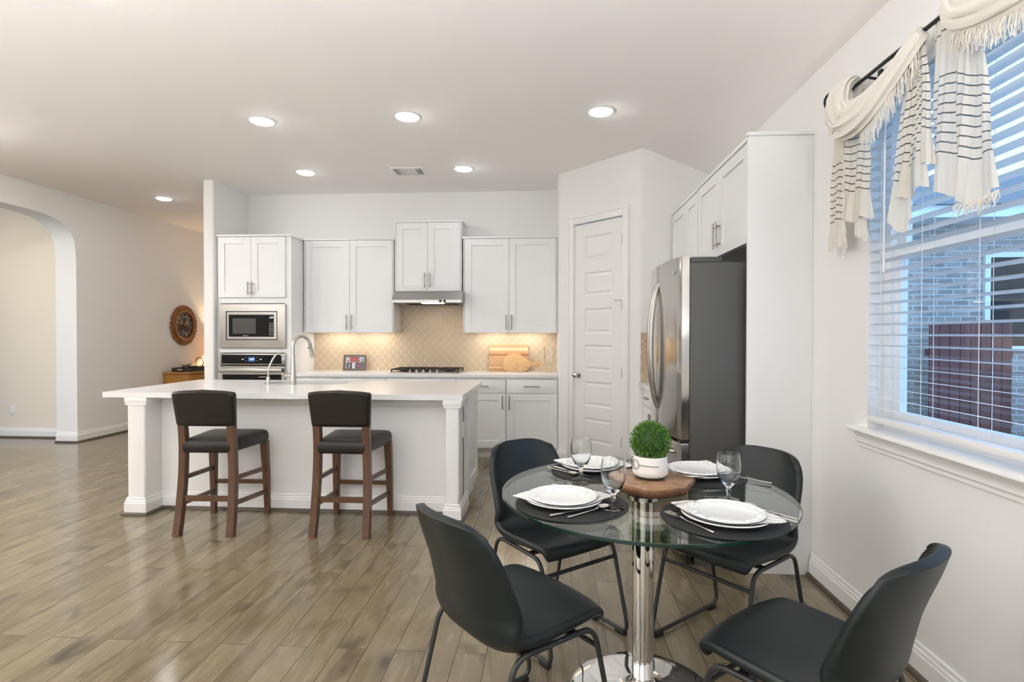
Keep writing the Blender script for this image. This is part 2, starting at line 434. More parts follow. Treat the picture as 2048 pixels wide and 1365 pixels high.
def brick_ext(name, c1, c2, mortar, w, h, ax='xz'):
    n = N(name); co = n.coord(); sx = n.new('ShaderNodeSeparateXYZ'); n.L(co, sx.inputs[0]); cb = n.new('ShaderNodeCombineXYZ')
    n.L(sx.outputs['xyz'.index(ax[0])], cb.inputs[0]); n.L(sx.outputs['xyz'.index(ax[1])], cb.inputs[1])
    br = n.new('ShaderNodeTexBrick'); n.L(cb.outputs[0], br.inputs['Vector'])
    for k, v in (('Scale', 1.0), ('Mortar Size', .008), ('Brick Width', w), ('Row Height', h), ('Bias', 0)): br.inputs[k].default_value = v
    br.inputs['Color1'].default_value = (*c1, 1); br.inputs['Color2'].default_value = (*c2, 1); br.inputs['Mortar'].default_value = (*mortar, 1)
    n.L(br.outputs['Color'], n.p.inputs['Base Color']); n.p.inputs['Roughness'].default_value = .9; n.bump(br.outputs['Fac'], .3, .01); return n.m
M_BRICK = brick_ext('pale_brick', (.42, .36, .31), (.28, .23, .20), (.55, .52, .48), .21, .075)
M_STONE = brick_ext('patio_paver', (.35, .32, .30), (.28, .26, .24), (.2, .2, .2), .4, .3, 'xy')
M_FENCE = wood('stained_fence', (.10, .028, .022), (.17, .05, .04), (8, 8, 1.2), .6)
M_WICKER = PM('wicker', (.45, .33, .22), .7)
M_SOFFIT = PM('white_soffit', (.8, .8, .8), .5)
M_SHINGLE = PM('roof_shingle', (.20, .19, .19), .9, var=(20, .7))
M_SHRUB = PM('yard_shrub', (.05, .10, .03), .7)
# ================================================================== THE ROOM
CZ, RW, LW, BW = 3.05, 1.468, -5.8165, 6.568      # ceiling, right wall, left wall, back wall
BASE = [(0, .022), (.016, .022), (.016, .088), (.012, .094), (.012, .104), (.007, .112), (.007, .124), (.003, .130), (0, .130)]
SHOE = [(0, 0), (.034, 0), (.034, .006), (.030, .016), (.020, .021), (0, .021)]
def baseboard(name, path):
    b = struct(name, B().sweep(path, BASE), M_TRIM)
    struct('shoe_molding', B().sweep(path, SHOE), M_SHOE, 'dark wood shoe molding', b)
    return b

fl = B().box(-9, 1.62, -4.6, 11, -.12, 0)
struct('floor', fl, M_FLOOR)
ce = B().prism([(-9, CZ), (.87, CZ), (RW + .02, 2.785), (RW + .02, 3.3), (-9, 3.3)], -4.6, 11, 'y')
struct('ceiling', ce, M_CEIL)
struct('wall_back', B().box(-3.70, .12, BW, BW + .12, 0, CZ), M_WALL)
# partition end beside the oven tower, bull-nosed corners
def nose(x0, x1, y0, y1, r=.022):
    return rrect(x0, x1, y0, y1, r, 4)
struct('wall_partition', B().prism(nose(-3.815, -3.692, 5.885, 9.9), 0, CZ), M_WALL)
# right wall with the window opening
WY0, WY1, WZ0, WZ1, WT = .80, 2.645, .918, 2.45, .15
rw = B()
rw.box(RW, RW + WT, WY1, 6.7, 0, 3.2); rw.box(RW, RW + WT, -4.6, WY0, 0, 3.2)
rw.box(RW, RW + WT, WY0, WY1, 0, WZ0 - .022); rw.box(RW, RW + WT, WY0, WY1, WZ1, 3.2)
struct('wall_right', rw, M_WALL)
# rear wall behind the camera
struct('wall_rear', B().box(-9, 1.62, -4.72, -4.6, 0, 3.2), M_WALL)
# left wall with the arched opening to the hall
ARCH_A, ARCH_B = 4.60, 6.461
pts = [(6.461, 0), (6.461, 2.24), (6.455, 2.36), (6.440, 2.48), (6.405, 2.555), (6.35, 2.615), (6.27, 2.675), (6.17, 2.715), (6.03, 2.738), (5.86, 2.748), (5.53, 2.752)]
half = pts; mid = (ARCH_A + ARCH_B) / 2
left = [(2 * mid - y, z) for y, z in half][::-1]
arch = half + left                                   # up the far side, over, down the near side
poly = [(11.0, 0), (11.0, CZ), (-4.6, CZ), (-4.6, 0)] + arch[::-1]
lw = B().prism(poly, LW - .27, LW, 'x')
bmesh.ops.triangulate(lw.bm, faces=[f for f in lw.bm.faces if len(f.verts) > 4])
struct('wall_left', lw, M_WALL)
struct('wall_hall', B().box(-9, LW - .27, 6.725, 6.85, 0, CZ), PM('hall_paint', (.82, .75, .645), .85, spec=.2))
struct('wall_hall_end', B().box(-9.1, -8.98, 2.0, 6.85, 0, CZ), M_WALL)
struct('wall_far', B().box(LW, -3.7, 9.9, 10.02, 0, CZ), M_WALL)
# pantry: left flank, diagonal door wall, return wall
E1, E2 = Vector((.103, 5.912)), Vector((.845, 5.137))
DU = (E2 - E1).normalized(); DN = Vector((DU.y, -DU.x))      # DN points into the room (towards the camera)
if DN.y > 0: DN = -DN
DANG = math.atan2(DU.y, DU.x)
def dp(s, d): p = E1 + DU * s - DN * d; return (p.x, p.y)
DL = (E2 - E1).length
DS0, DS1, DZT = .232, .866, 2.475                            # door opening
def arc(c, r, a0, a1, n=5): return [(c[0] + r * math.cos(a0 + (a1 - a0) * i / n), c[1] + r * math.sin(a0 + (a1 - a0) * i / n)) for i in range(n + 1)]
pw = B()
pw.prism([(.103, 6.60), (.103, 5.935), (.106, 5.920), (.115, 5.899), dp(.03, 0), dp(DS0, 0), dp(DS0, .11), (.30, 6.0), (.30, 6.60)], 0, CZ)
pw.prism([dp(DS1, 0), dp(DL - .03, 0), dp(DL - .012, -.002), (.855, 5.137), (.875, 5.137), (RW + .02, 5.137), (RW + .02, 5.26), (.95, 5.26), dp(DS1, .11)], 0, CZ)
pw.prism([dp(DS0, 0), dp(DS1, 0), dp(DS1, .11), dp(DS0, .11)], DZT, CZ)
struct('wall_pantry', pw, M_WALL)
baseboard('baseboard_pantry', [dp(.148, 0), dp(0.004, 0), (.103, 5.93)])
baseboard('baseboard_right', [(RW, -4.5), (RW, 3.17)])
baseboard('baseboard_left', [(LW, 9.9), (LW, ARCH_B), (LW - .27, ARCH_B)])
baseboard('baseboard_hall', [(LW - .27, 6.725), (-8.9, 6.725)])
baseboard('baseboard_partition', [(-3.692, 5.92), (-3.692, 5.885), (-3.815, 5.885), (-3.815, 9.8)])

# ---- pantry door
d = bpy.data.objects.new('door_1', None); link(d); d['kind'] = 'structure'; d['label'] = 'white six panel pantry door in the angled wall'
d.location = (E1.x, E1.y, 0); d.rotation_euler = (0, 0, DANG)
slab = B()
W0, W1 = DS0 + .004, DS1 - .004
PX0, PX1 = .368, .726
rows = [(2.096, 2.338), (1.741, 1.973), (1.355, 1.614 - .003), (.985, 1.244), (.624, .873), (.262, .507)]
edges = [.012] + [z for r in rows[::-1] for z in r] + [2.466]
slab.box(W0, PX0, .012, .047, .012, 2.466); slab.box(PX1, W1, .012, .047, .012, 2.466)
for k in range(0, len(edges), 2): slab.box(PX0, PX1, .012, .047, edges[k], edges[k + 1])
for z0, z1 in rows:
    # sunk moulding and raised centre field
    loops = []
    for ins, dep in ((0, .012), (.012, .024), (.022, .024), (.040, .016)):
        loops.append([slab.bm.verts.new(p) for p in ((PX0 + ins, dep, z0 + ins), (PX1 - ins, dep, z0 + ins), (PX1 - ins, dep, z1 - ins), (PX0 + ins, dep, z1 - ins))])
    for A, C in zip(loops, loops[1:]):
        for k in range(4): slab._face([A[k], A[(k + 1) % 4], C[(k + 1) % 4], C[k]], False)
    slab._face(loops[-1], False)
obj('door_panel', slab, M_DOOR, d, 20)
kb = B().lathe([(0, 0), (.030, 0), (.030, .006), (.012, .010), (.011, .035), (.022, .042), (.029, .055), (.027, .070), (.016, .080), (0, .082)], n=24)
kb.move(Matrix.Translation((.288, .012, .934)) @ Matrix.Rotation(PI / 2, 4, 'X'))
obj('door_knob', kb, M_NICKEL, d)
for z in (2.249, 1.63, .976, .325):
    h = B().box(DS1 - .012, DS1 + .004, -.006, .012, z - .045, z + .045).tube([(DS1 - .004, -.008, z - .048), (DS1 - .004, -.008, z + .048)], .006)
    obj('hinge', h, M_PULL, d)
ds = B().tube([(.842, .0, 1.672), (.842, -.03, 1.672), (.80, -.055, 1.672)], .004).lathe([(0, 0), (.011, 0), (.011, .012), (0, .012)], (.80, -.055, 1.666), 12)
obj('door_stop', ds, M_NICKEL, d)
tr = B()
CAS = [(0, 0), (.083, 0), (.083, -.018), (.072, -.020), (.060, -.016), (.020, -.013), (.012, -.016), (0, -.012)]
def casing(b, pth):
    pass
for s0, s1 in ((DS0 - .083, DS0), (DS1, DS1 + .078)):
    tr.box(s0, s1, -.014, 0, 0, DZT + .083, .002)
    q = (s0 + .006, s0 + .022) if s0 < .5 else (s1 - .022, s1 - .006)
    tr.box(q[0], q[1], -.021, -.012, 0, DZT + .077, .003)
tr.box(DS0, DS1, -.014, 0, DZT, DZT + .083, .002); tr.box(DS0 - .06, DS1 + .06, -.021, -.012, DZT + .061, DZT + .077, .003)
tr.box(DS0 - .002, DS0 + .004, 0, .11, 0, DZT); tr.box(DS1 - .004, DS1 + .002, 0, .11, 0, DZT)
tr.move(Matrix.Translation((E1.x, E1.y, 0)) @ Matrix.Rotation(DANG, 4, 'Z'))
struct('trim_1', tr, M_TRIM, 'white door casing around the pantry door')

# ---- unseen frames added around the two fill area lights
wb = B().ringprism(rrect(-3.88, .68, .42, 2.98, .005, 1), rrect(-3.80, .60, .50, 2.90, .005, 1), -4.60, -4.55, 'y')
for k in range(1, 4): wb.box(-3.80 + 1.1 * k - .025, -3.80 + 1.1 * k + .025, -4.58, -4.56, .5, 2.9)
struct('fill_frame_rear', wb, M_TRIM, 'white frame added around the unseen fill light behind the camera')
wb = B().ringprism(rrect(-3.38, .18, .52, 2.88, .005, 1), rrect(-3.30, .10, .60, 2.80, .005, 1), LW, LW + .05, 'x')
for k in range(1, 3): wb.box(LW + .02, LW + .04, -3.30 + 1.133 * k - .025, -3.30 + 1.133 * k + .025, .6, 2.8)
struct('fill_frame_left', wb, M_TRIM, 'white frame added around the unseen fill light on the left wall')

# ---- downlights
def downlight(x, y, label, z=CZ, group='recessed ceiling downlights'):
    t = thing('recessed_downlight', label, 'downlight', (x, y, z), 0, group)
    obj('trim_ring', B().lathe([(.100, 0), (.100, -.004), (.094, -.007), (.082, -.004), (.080, .0)], n=40), M_PLASTIC, t)
    obj('light_lens', B().lathe([(0, -.020), (.062, -.019), (.076, -.014), (.081, -.003)], n=40), M_LENS, t)
    return t
for x, y, lb in ((-2.285, 4.29, 'round downlight in the ceiling, leftmost of the front row of three above the island'),
                 (-1.102, 4.275, 'round downlight in the ceiling, middle of the front row of three above the island'),
                 (.396, 4.27, 'round downlight in the ceiling, rightmost of the front row, towards the fridge'),
                 (-2.548, 5.675, 'small round downlight left of the ceiling vent, above the left wall cabinet'),
                 (-.872, 5.645, 'small round downlight just right of the ceiling vent, before the tall back wall'),
                 (-4.816, 6.65, 'small round downlight over the hallway by the clock wall')):
    downlight(x, y, lb)
for i, (x, y) in enumerate(((-2.3, 2.55), (-1.1, 2.55), (-3.7, 2.2), (-4.8, .8))):  # first two read off the island shadows, last two added for light
    downlight(x, y, 'unseen round recessed downlight in the ceiling out of frame')
M_LENS_W = EM('warm_downlight_lens', (1.0, .87, .66), 175)
M_LENS_S = EM('bright_downlight_lens', (1.0, .97, .92), 300)
for x, y in ((-6.9, 5.3), (-6.9, 3.4)):  # unseen hall downlights, added to light the hall wall warm
    t = downlight(x, y, 'unseen downlight added over the hall behind the arch to warm its wall'); q = [c for c in t.children if c.name.startswith('light_lens')][0]; q.data.materials.clear(); q.data.materials.append(M_LENS_W)

downlight(-4.55, 8.3, 'unseen downlight added behind the wall end to brighten the hallway wall')  # added out of sight to lift the dim left wall
for x, y in ((-4.9, 4.2), (-4.95, 3.0)):  # extra-strong unseen downlights added to brighten the left side
    t = downlight(x, y, 'unseen downlight added out of frame to brighten the left wall'); q = [c for c in t.children if c.name.startswith('light_lens')][0]; q.data.materials.clear(); q.data.materials.append(M_LENS_S)

# ---- ceiling vent
t = thing('ceiling_vent', 'white rectangular air vent in the ceiling between two downlights', 'vent', (-1.455, 5.70, CZ))
v = B(); v.ringprism(rrect(-.165, .165, -.135, .135, .004, 1), rrect(-.140, .140, -.105, .105, .003, 1), -.010, 0)
v.box(-.082, -.072, -.105, .105, -.011, 0); v.box(.072, .082, -.105, .105, -.011, 0)
obj('frame', v, M_PLASTIC, t)
sl = B()
for k in range(9): sl.box(-.070, .070, -.095 + k * .023, -.083 + k * .023, -.008, -.003)
for sx in (-1, 1):
    for k in range(2): sl.box(sx * .095 + k * sx * .022 - .005, sx * .095 + k * sx * .022 + .005, -.10, .10, -.008, -.003)
obj('louvers', sl, M_PLASTIC, t)
obj('duct_opening', B().box(-.139, .139, -.104, .104, -.0018, -.0008), PM('duct_dark', (.10, .09, .08), .8), t)

# ================================================================== CABINETRY
def shaker(b, x0, x1, z0, z1, rail=.072, y0=-.020, flat=False):
    """a shaker front, face at y0, back at 0"""
    if flat: return b.box(x0, x1, y0, 0, z0, z1, .0015)
    b.box(x0, x0 + rail, y0, 0, z0, z1, .0012, 1); b.box(x1 - rail, x1, y0, 0, z0, z1, .0012, 1)
    b.box(x0 + rail, x1 - rail, y0, 0, z0, z0 + rail, .0012, 1); b.box(x0 + rail, x1 - rail, y0, 0, z1 - rail, z1, .0012, 1)
    b.box(x0 + rail - .002, x1 - rail + .002, y0 + .011, -.002, z0 + rail - .002, z1 - rail + .002)
    return b
def bar(x, z, L, y0=-.020, vert=True):
    b = B()
    e = (lambda s: (x, y0 - .030, z + s)) if vert else (lambda s: (x + s, y0 - .030, z))
    q = (lambda s, y: (x, y, z + s)) if vert else (lambda s, y: (x + s, y, z))
    b.tube([e(-L / 2), e(L / 2)], .006, 10)
    for s in (-L * .34, L * .34): b.tube([q(s, y0), q(s, y0 - .030)], .0045, 8)
    return b
def door(parent, x0, x1, z0, z1, hx=None, hz=None, hl=.155, vert=True, name='door', flat=False, rail=.072, g=.0016):
    o = obj(name, shaker(B(), x0 + g, x1 - g, z0 + g, z1 - g, rail, flat=flat), M_CAB, parent, 30)
    if hx is not None: obj('handle', bar(hx, hz, hl, vert=vert), M_PULL, o)
    return o
def carcass(w, d, z0, z1, cap=True):
    b = B().box(0, w, .001, d, z0, z1)
    if cap: b.box(-.012, w + .012, -.026, d, z1, z1 + .022, .002)
    return b
FW = 5.93    # front plane of the deep units
UWF = 6.236  # front plane of the wall units
# --- oven tower
T = thing('oven_tower', 'tall white cabinet at the left holding microwave and wall oven', 'cabinet', (-3.688, FW + .02, 0))
w = .846; b = B()
dpt = BW - FW - .024
b.box(0, .03, 0, dpt, 0, 2.43); b.box(w - .072, w, 0, dpt, 0, 2.43); b.box(.03, w - .072, dpt - .02, dpt, 0, 2.43)
for z0, z1 in ((1.69, 1.752), (1.140, 1.188), (2.425, 2.43), (.36, .42), (0.1, .14)): b.box(.03, w - .072, 0, dpt - .02, z0, z1)
b.box(-.002, w + .014, -.026, dpt, 2.43, 2.452, .002); b.box(.03, w - .072, .05, .07, 0, .1)
obj('carcass', b, M_CAB, T, 30)
door(T, .016, .396, 1.752, 2.426, .373, 1.855, .145); door(T, .396, .786, 1.752, 2.426, .419, 1.855, .145)
door(T, .03, .774, .14, .36, .40, .25, .2, False, 'drawer')
# --- microwave in its trim frame
T = thing('built_in_microwave', 'stainless built-in microwave with dark window above the wall oven', 'microwave', (-3.655, FW, 1.19))
X0, X1, Z0, Z1 = 0, .755, .004, .490
ix0, ix1, iz0, iz1 = .083, .672, .092, .412
fr = B()
A = [(X0, -.004, Z0), (X1, -.004, Z0), (X1, -.004, Z1), (X0, -.004, Z1)]
Bq = [(ix0, .004 - .022, iz0), (ix1, .004 - .022, iz0), (ix1, .004 - .022, iz1), (ix0, .004 - .022, iz1)]
Cq = [(ix0, .012, iz0), (ix1, .012, iz0), (ix1, .012, iz1), (ix0, .012, iz1)]
Dq = [(X0, .012, Z0), (X1, .012, Z0), (X1, .012, Z1), (X0, .012, Z1)]
LV = [[fr.bm.verts.new(p) for p in q] for q in (Dq, A, Bq, Cq)]
for a_, c_ in zip(LV, LV[1:]):
    for k in range(4): fr._face([a_[k], a_[(k + 1) % 4], c_[(k + 1) % 4], c_[k]], False)
obj('trim_frame', fr, M_STEEL, T)
obj('oven_box', B().box(.09, .665, .02, .42, .10, .405), M_IRON, T)
obj('gap_seal', B().box(ix0, ix1, .004, .02, iz0, iz1), M_BLACK, T)
dr = B().ringprism(rrect(ix0 + .010, ix1 - .010, iz0 + .010, iz1 - .010, .004, 2), rrect(ix0 + .032, ix1 - .040, iz0 + .036, iz1 - .040, .003, 2), -.016, .006, 'y')
obj('door_frame', dr, M_STEEL, T)
gd = obj('door_glass', B().box(ix0 + .031, ix1 - .112, -.012, .004, iz0 + .035, iz1 - .039), M_BLACKG, T)
obj('window', B().box(ix0 + .075, ix0 + .075 + .265, -.0135, -.0115, iz0 + .070, iz0 + .070 + .170), M_MWIN, gd, label='grey see-through mesh window')
cp = obj('control_panel', B().box(ix1 - .111, ix1 - .039, -.012, .004, iz0 + .035, iz1 - .039), M_BLACKG, T)
text('clock_digits', '6:29', .026, (ix1 - .070, -.0126, iz1 - .072), (PI / 2, 0, 0), M_DIGIT, cp)
kp = B()
for r_ in range(8):
    for c_ in range(3):
        kp.box(ix1 - .096 + c_ * .018, ix1 - .087 + c_ * .018, -.0128, -.0118, iz0 + .055 + r_ * .018, iz0 + .061 + r_ * .018)
obj('keypad', kp, M_PRINT, cp)
text('brand_lettering', 'Whirlpool', .015, (ix0 + .222, -.0126, iz0 + .049), (PI / 2, 0, 0), M_PRINT, gd)
# --- wall oven
T = thing('built_in_oven', 'black and stainless wall oven below the microwave, clock reading 6:29', 'oven', (-3.655, FW, .43))
obj('oven_body', B().box(.01, .745, .02, .56, .0, .70), M_IRON, T)
cp = obj('control_panel', B().box(.0, .752, -.006, .02, .575, .700, .003), M_STEEL, T)
obj('control_glass', B().box(.026, .712, -.009, -.005, .588, .688), M_BLACKG, cp)
obj('display', B().box(.335, .412, -.0105, -.0085, .612, .664), M_DISP, cp, label='lit blue display')
text('clock_digits', '6:29', .030, (.373, -.0108, .638), (PI / 2, 0, 0), M_DIGIT, cp)
for x_ in (.27, .475): obj('touch_icon', B().box(x_ - .012, x_ + .012, -.0098, -.0088, .632, .644), M_PRINT, cp)
for x_ in (.308, .436):
    for z_ in (.622, .656): obj('touch_icon', B().box(x_ - .004, x_ + .004, -.0098, -.0088, z_ - .003, z_ + .003), M_PRINT, cp)
dd = obj('oven_door', B().ringprism(rrect(.006, .746, .02, .560, .004, 2), rrect(.036, .712, .06, .470, .004, 2), -.008, .02, 'y'), M_STEEL, T)
obj('door_glass', B().box(.035, .713, -.004, .012, .058, .472), M_BLACKG, dd)
hb = B().box(.012, .735, -.062, -.046, .492, .540, .007)
for x_ in (.05, .69): hb.box(x_ - .012, x_ + .012, -.05, -.006, .505, .527)
obj('door_handle', hb, M_STEEL, dd)
# --- wall units along the back
def wall_unit(name, label, x0, x1, z0, z1, mid, hz, gr='white wall cabinets on the back wall'):
    T = thing(name, label, 'cabinet', (x0, UWF + .02, 0), 0, gr)
    cb_ = carcass(x1 - x0, BW - UWF - .034, z0 + .020, z1 - .022); cb_.box(0, x1 - x0, .001, .020, z0, z0 + .020).box(0, .018, .020, BW - UWF - .034, z0, z0 + .020).box(x1 - x0 - .018, x1 - x0, .020, BW - UWF - .034, z0, z0 + .020)
    cb_.box(0, .011, -.0205, .001, z0, z1 - .022, .001, 1).box(x1 - x0 - .011, x1 - x0, -.0205, .001, z0, z1 - .022, .001, 1)
    obj('carcass', cb_, M_CAB, T, 30)
    m = mid - x0
    door(T, .014, m, z0, z1 - .024, m - .030, hz, .17); door(T, m, x1 - x0 - .014, z0, z1 - .024, m + .030, hz, .17)
    return T
wall_unit('wall_cabinet', 'white two-door wall cabinet between oven tower and range hood', -2.824, -1.772, 1.366, 2.452, -2.287, 1.485)
wall_unit('wall_cabinet', 'short white two-door wall cabinet mounted above the range hood', -1.756, -.985, 1.838, 2.648, -1.378, 1.965)
wall_unit('wall_cabinet', 'white two-door wall cabinet right of the hood, above the cutting boards', -.966, .098, 1.366, 2.456, -.446, 1.485)
# --- range hood
T = thing('range_hood', 'stainless under-cabinet range hood above the gas cooktop', 'range hood', (-1.738, 6.05, 1.70))
hd = B().prism([(0, 0), (0, .030), (.085, .128), (.503, .128), (.503, 0)], 0, .780, 'x')
bmesh.ops.recalc_face_normals(hd.bm, faces=hd.bm.faces[:])
obj('hood_body', hd, M_STEEL_D, T)
for x_ in (.545, .592):
    k = B().lathe([(0, 0), (.015, 0), (.014, .016), (0, .017)], n=20); k.move(Matrix.Translation((x_, -.001, .017)) @ Matrix.Rotation(PI / 2, 4, 'X'))
    obj('knob', k, M_BLACK, T)
obj('hood_light', B().box(.32, .56, .05, .16, -.006, -.0005), EM('hood_lens', (1, .82, .60), 6), T)
obj('filter', B().box(.10, .68, .20, .48, -.005, -.0005), M_IRON, T)
# --- under cabinet lights
for x0, x1, lb in ((-2.70, -2.30, 'under the left wall cabinet, nearer the oven tower'), (-2.24, -1.86, 'under the left wall cabinet, nearer the hood'),
               (-.84, -.46, 'under the right wall cabinet, nearer the hood'), (-.40, -.04, 'under the right wall cabinet, nearer the pantry')):
    T = thing('cabinet_light', 'slim warm light strip ' + lb, 'light strip', (x0, 6.40, 1.3858), 0, 'under cabinet light strips')
    obj('housing', B().box(0, x1 - x0, 0, .05, -.012, 0), M_PLASTIC, T)
    obj('lens', B().box(.01, x1 - x0 - .01, .006, .044, -.0145, -.0122), M_UC, T)
# --- base units along the back
def base_unit(label, x0, x1, z_split=.708, hx='r', pair=False, drawer=True):
    w = x1 - x0
    T = thing('base_cabinet', label, 'cabinet', (x0, FW + .03, 0), 0, 'white base cabinets under the back counter')
    b = B().box(0, w, .0, BW - FW - .035, .10, .872); b.box(0, w, .065, .085, 0, .10)
    obj('carcass', b, M_CAB, T, 30)
    door(T, .004, w - .004, z_split + .003, .858, w / 2, (z_split + .858) / 2 + .006, .17, False, 'drawer', True)
    door(T, .004, w - .004, .118, z_split, (w - .036) if hx == 'r' else .036, z_split - .095, .15)
    return T
base_unit('white base cabinet beside the oven tower, mostly hidden by the island', -2.82, -2.314)
base_unit('white base cabinet under the photo frame, mostly hidden by the island', -2.312, -1.775)
base_unit('wide white base cabinet directly under the gas cooktop', -1.773, -1.004)
base_unit('white base cabinet just beyond the island corner, right of the cooktop', -1.002, -.456, hx='r')
base_unit('white base cabinet at the right end, beside the pantry door', -.454, .101, hx='l')
o = obj('countertop', B().box(-2.838, .100, FW, BW - .001, .876, .914, .003), M_QUARTZ); tag(o, 'long white quartz countertop along the back wall under the tile', 'countertop')
o = obj('backsplash', B().box(-2.838, .100, BW - .011, BW - .001, .9145, 1.86), M_TILE); tag(o, 'beige arabesque tile backsplash behind the gas cooktop', 'backsplash')
# --- right-hand run
RZ = -PI / 2
def right_unit(label, ya, yb, z0, z1, mid, hz, hl=.15, pair=True, gr='white wall cabinets on the right wall'):
    """wall unit facing -X; local x runs towards the camera from ya (far) to yb (near)"""
    T = thing('wall_cabinet', label, 'cabinet', (1.120 + .02, ya, 0), RZ, gr)
    w = ya - yb; b = B().box(0, w, .001, RW - 1.14 - .002, z0, z1 - .022); b.box(-.0, w, -.026, RW - 1.142, z1 - .022, z1, .002)
    obj('carcass', b, M_CAB, T, 30)
    m = ya - mid; door(T, .003, m, z0, z1 - .026, m - .034, hz, hl); door(T, m, w - .003, z0, z1 - .026, m + .034, hz, hl)
right_unit('narrow white wall cabinet at the far end of the right wall', 5.108, 4.256, 1.372, 2.452, 4.632, 1.48)
right_unit('white two-door cabinet mounted above the fridge', 4.250, 3.206, 1.866, 2.462, 3.739, 2.00, .17)
o = obj('fridge_end_panel', B().box(1.113, RW - .001, 3.182, 3.202, 0, 2.458, .002).box(1.105, RW - .001, 3.170, 3.204, 2.458, 2.478, .002), M_CAB)
tag(o, 'tall white end panel from floor to cabinet top, right of the fridge', 'panel')
T = thing('base_cabinet', 'white base cabinet in the corner behind the fridge, drawer handle showing', 'cabinet', (.868 + .02, 5.12, 0), RZ, 'white base cabinets on the right wall')
b = B().box(0, .93, 0, RW - .89, .10, .872); b.box(0, .93, .065, .085, 0, .1); obj('carcass', b, M_CAB, T, 30)
for x0, x1, hx in ((.03, .47, .44), (.47, .92, .50)):
    door(T, x0, x1, .711, .858, (x0 + x1) / 2, .79, .16, False, 'drawer', True); door(T, x0, x1, .118, .708, hx, .61, .15)
o = obj('countertop', B().box(.828, RW - .001, 4.185, 5.136, .876, .914, .003), M_QUARTZ); tag(o, 'short white countertop in the corner between pantry and fridge', 'countertop')
o = obj('backsplash', B().box(.846, RW - .012, 5.126, 5.136, .915, 1.366), M_TILE); tag(o, 'narrow beige tile backsplash on the wall between pantry door and fridge', 'backsplash')
def post(b, pts, hx, hy, bev=.1):
    """square-section post or leg through pts; hx, hy half sizes (number or list)"""
    m = len(pts); rings = []
    for i, p in enumerate(pts):
        a = hx[i] if isinstance(hx, (list, tuple)) else hx; c = hy[i] if isinstance(hy, (list, tuple)) else hy; k = bev
        o = [(-1 + k, -1), (1 - k, -1), (1, -1 + k), (1, 1 - k), (1 - k, 1), (-1 + k, 1), (-1, 1 - k), (-1, -1 + k)]
        rings.append([b.bm.verts.new((p[0] + x * a, p[1] + y * c, p[2])) for x, y in o])
    for A, C in zip(rings, rings[1:]):
        for k in range(8): b._face([A[k], A[(k + 1) % 8], C[(k + 1) % 8], C[k]])
    b._face(rings[0][::-1]); b._face(rings[-1]); return b
def beam(b, p, q, w, h):
    """rectangular rail from p to q, w across, h high"""
    p, q = Vector(p), Vector(q); d = (q - p).normalized(); s = Vector((-d.y, d.x, 0)).normalized() * w / 2; u = Vector((0, 0, h / 2))
    A = [b.bm.verts.new(e + x * s + y * u) for e in (p, q) for x, y in ((-1, -1), (1, -1), (1, 1), (-1, 1))]
    for f in ((0, 1, 2, 3), (7, 6, 5, 4), (0, 4, 5, 1), (1, 5, 6, 2), (2, 6, 7, 3), (3, 7, 4, 0)): b._face([A[i] for i in f])
    return b
def stack(b, loops, cap0=True, cap1=True):
    R = [[b.bm.verts.new(p) for p in lp] for lp in loops]
    for A, C in zip(R, R[1:]):
        n = len(A)
        for k in range(n): b._face([A[k], A[(k + 1) % n], C[(k + 1) % n], C[k]])
    if cap0: b._face(R[0][::-1])
    if cap1: b._face(R[-1])
    return b

# ================================================================== FRIDGE
M_FDOOR = PM('stainless_door', (.55, .53, .50), .17, 1.0)
M_FHANDLE = PM('fridge_handle_steel', (.40, .38, .36), .22, 1.0)
FL = .915
T = thing('refrigerator', 'stainless french-door refrigerator with dark grey side, left of the tall end panel', 'refrigerator', (.80, 4.165, 0), RZ)
obj('fridge_body', B().box(.006, FL - .006, .016, .64, .055, 1.764, .004).box(.02, FL - .02, .05, .60, .0, .055), M_FSIDE, T, 30)
obj('hinge_cover', B().box(.01, FL - .008, .02, .20, 1.764, 1.797, .006), M_FSIDE, T, label='grey hinge cover on top')
def curved_front(x0, x1, z0, z1, r=.012):
    """door slab whose front follows the shallow bulge of the fridge"""
    yf = lambda x: -.040 - .042 * (1 - ((x - FL / 2) / (FL / 2)) ** 2)
    n = 14; P = []
    for i in range(n + 1):
        x = x0 + (x1 - x0) * i / n; e = 0
        if i == 0 or i == n: e = .010
        P.append((x, yf(x) + e))
    pl = [(x0, .012)] + P + [(x1, .012)]
    b = B().prism(pl, z0, z1, 'z', .004); return b, yf
for x0, x1, nm in ((.002, FL / 2 - .002, 'door'), (FL / 2 + .002, FL - .002, 'door')):
    b, yf = curved_front(x0, x1, .735, 1.800); dd = obj(nm, b, M_FDOOR, T, 30)
    hx = FL / 2 - .034 if x0 < .1 else FL / 2 + .034; y0 = yf(hx); hp = []
    for i in range(25):
        t = i / 24; z = .865 + .815 * t; hp.append((hx, y0 + .004 - .052 * math.sin(PI * t) ** .62, z))
    hb = B().tube(hp, [.010 + .006 * math.sin(PI * i / 24) for i in range(25)], 10)
    obj('door_handle', hb, M_FHANDLE, dd)
    if x0 > .1:
        lg = B().lathe([(0, 0), (.012, 0), (.012, .001), (0, .001)], n=24); lg.move(Matrix.Translation((FL - .10, yf(FL - .10) - .001, 1.715)) @ Matrix.Rotation(PI / 2, 4, 'X'))
        e = obj('brand_emblem', lg, PM('emblem_grey', (.75, .75, .75), .4), dd)
        text('brand_lettering', 'LG', .022, (FL - .068, yf(FL - .07) - .003, 1.715), (PI / 2, 0, .09), PM('emblem_letter', (.7, .7, .7), .4), dd)
b, yf = curved_front(.002, FL - .002, .07, .715); dz = obj('freezer_drawer', b, M_FDOOR, T, 30)
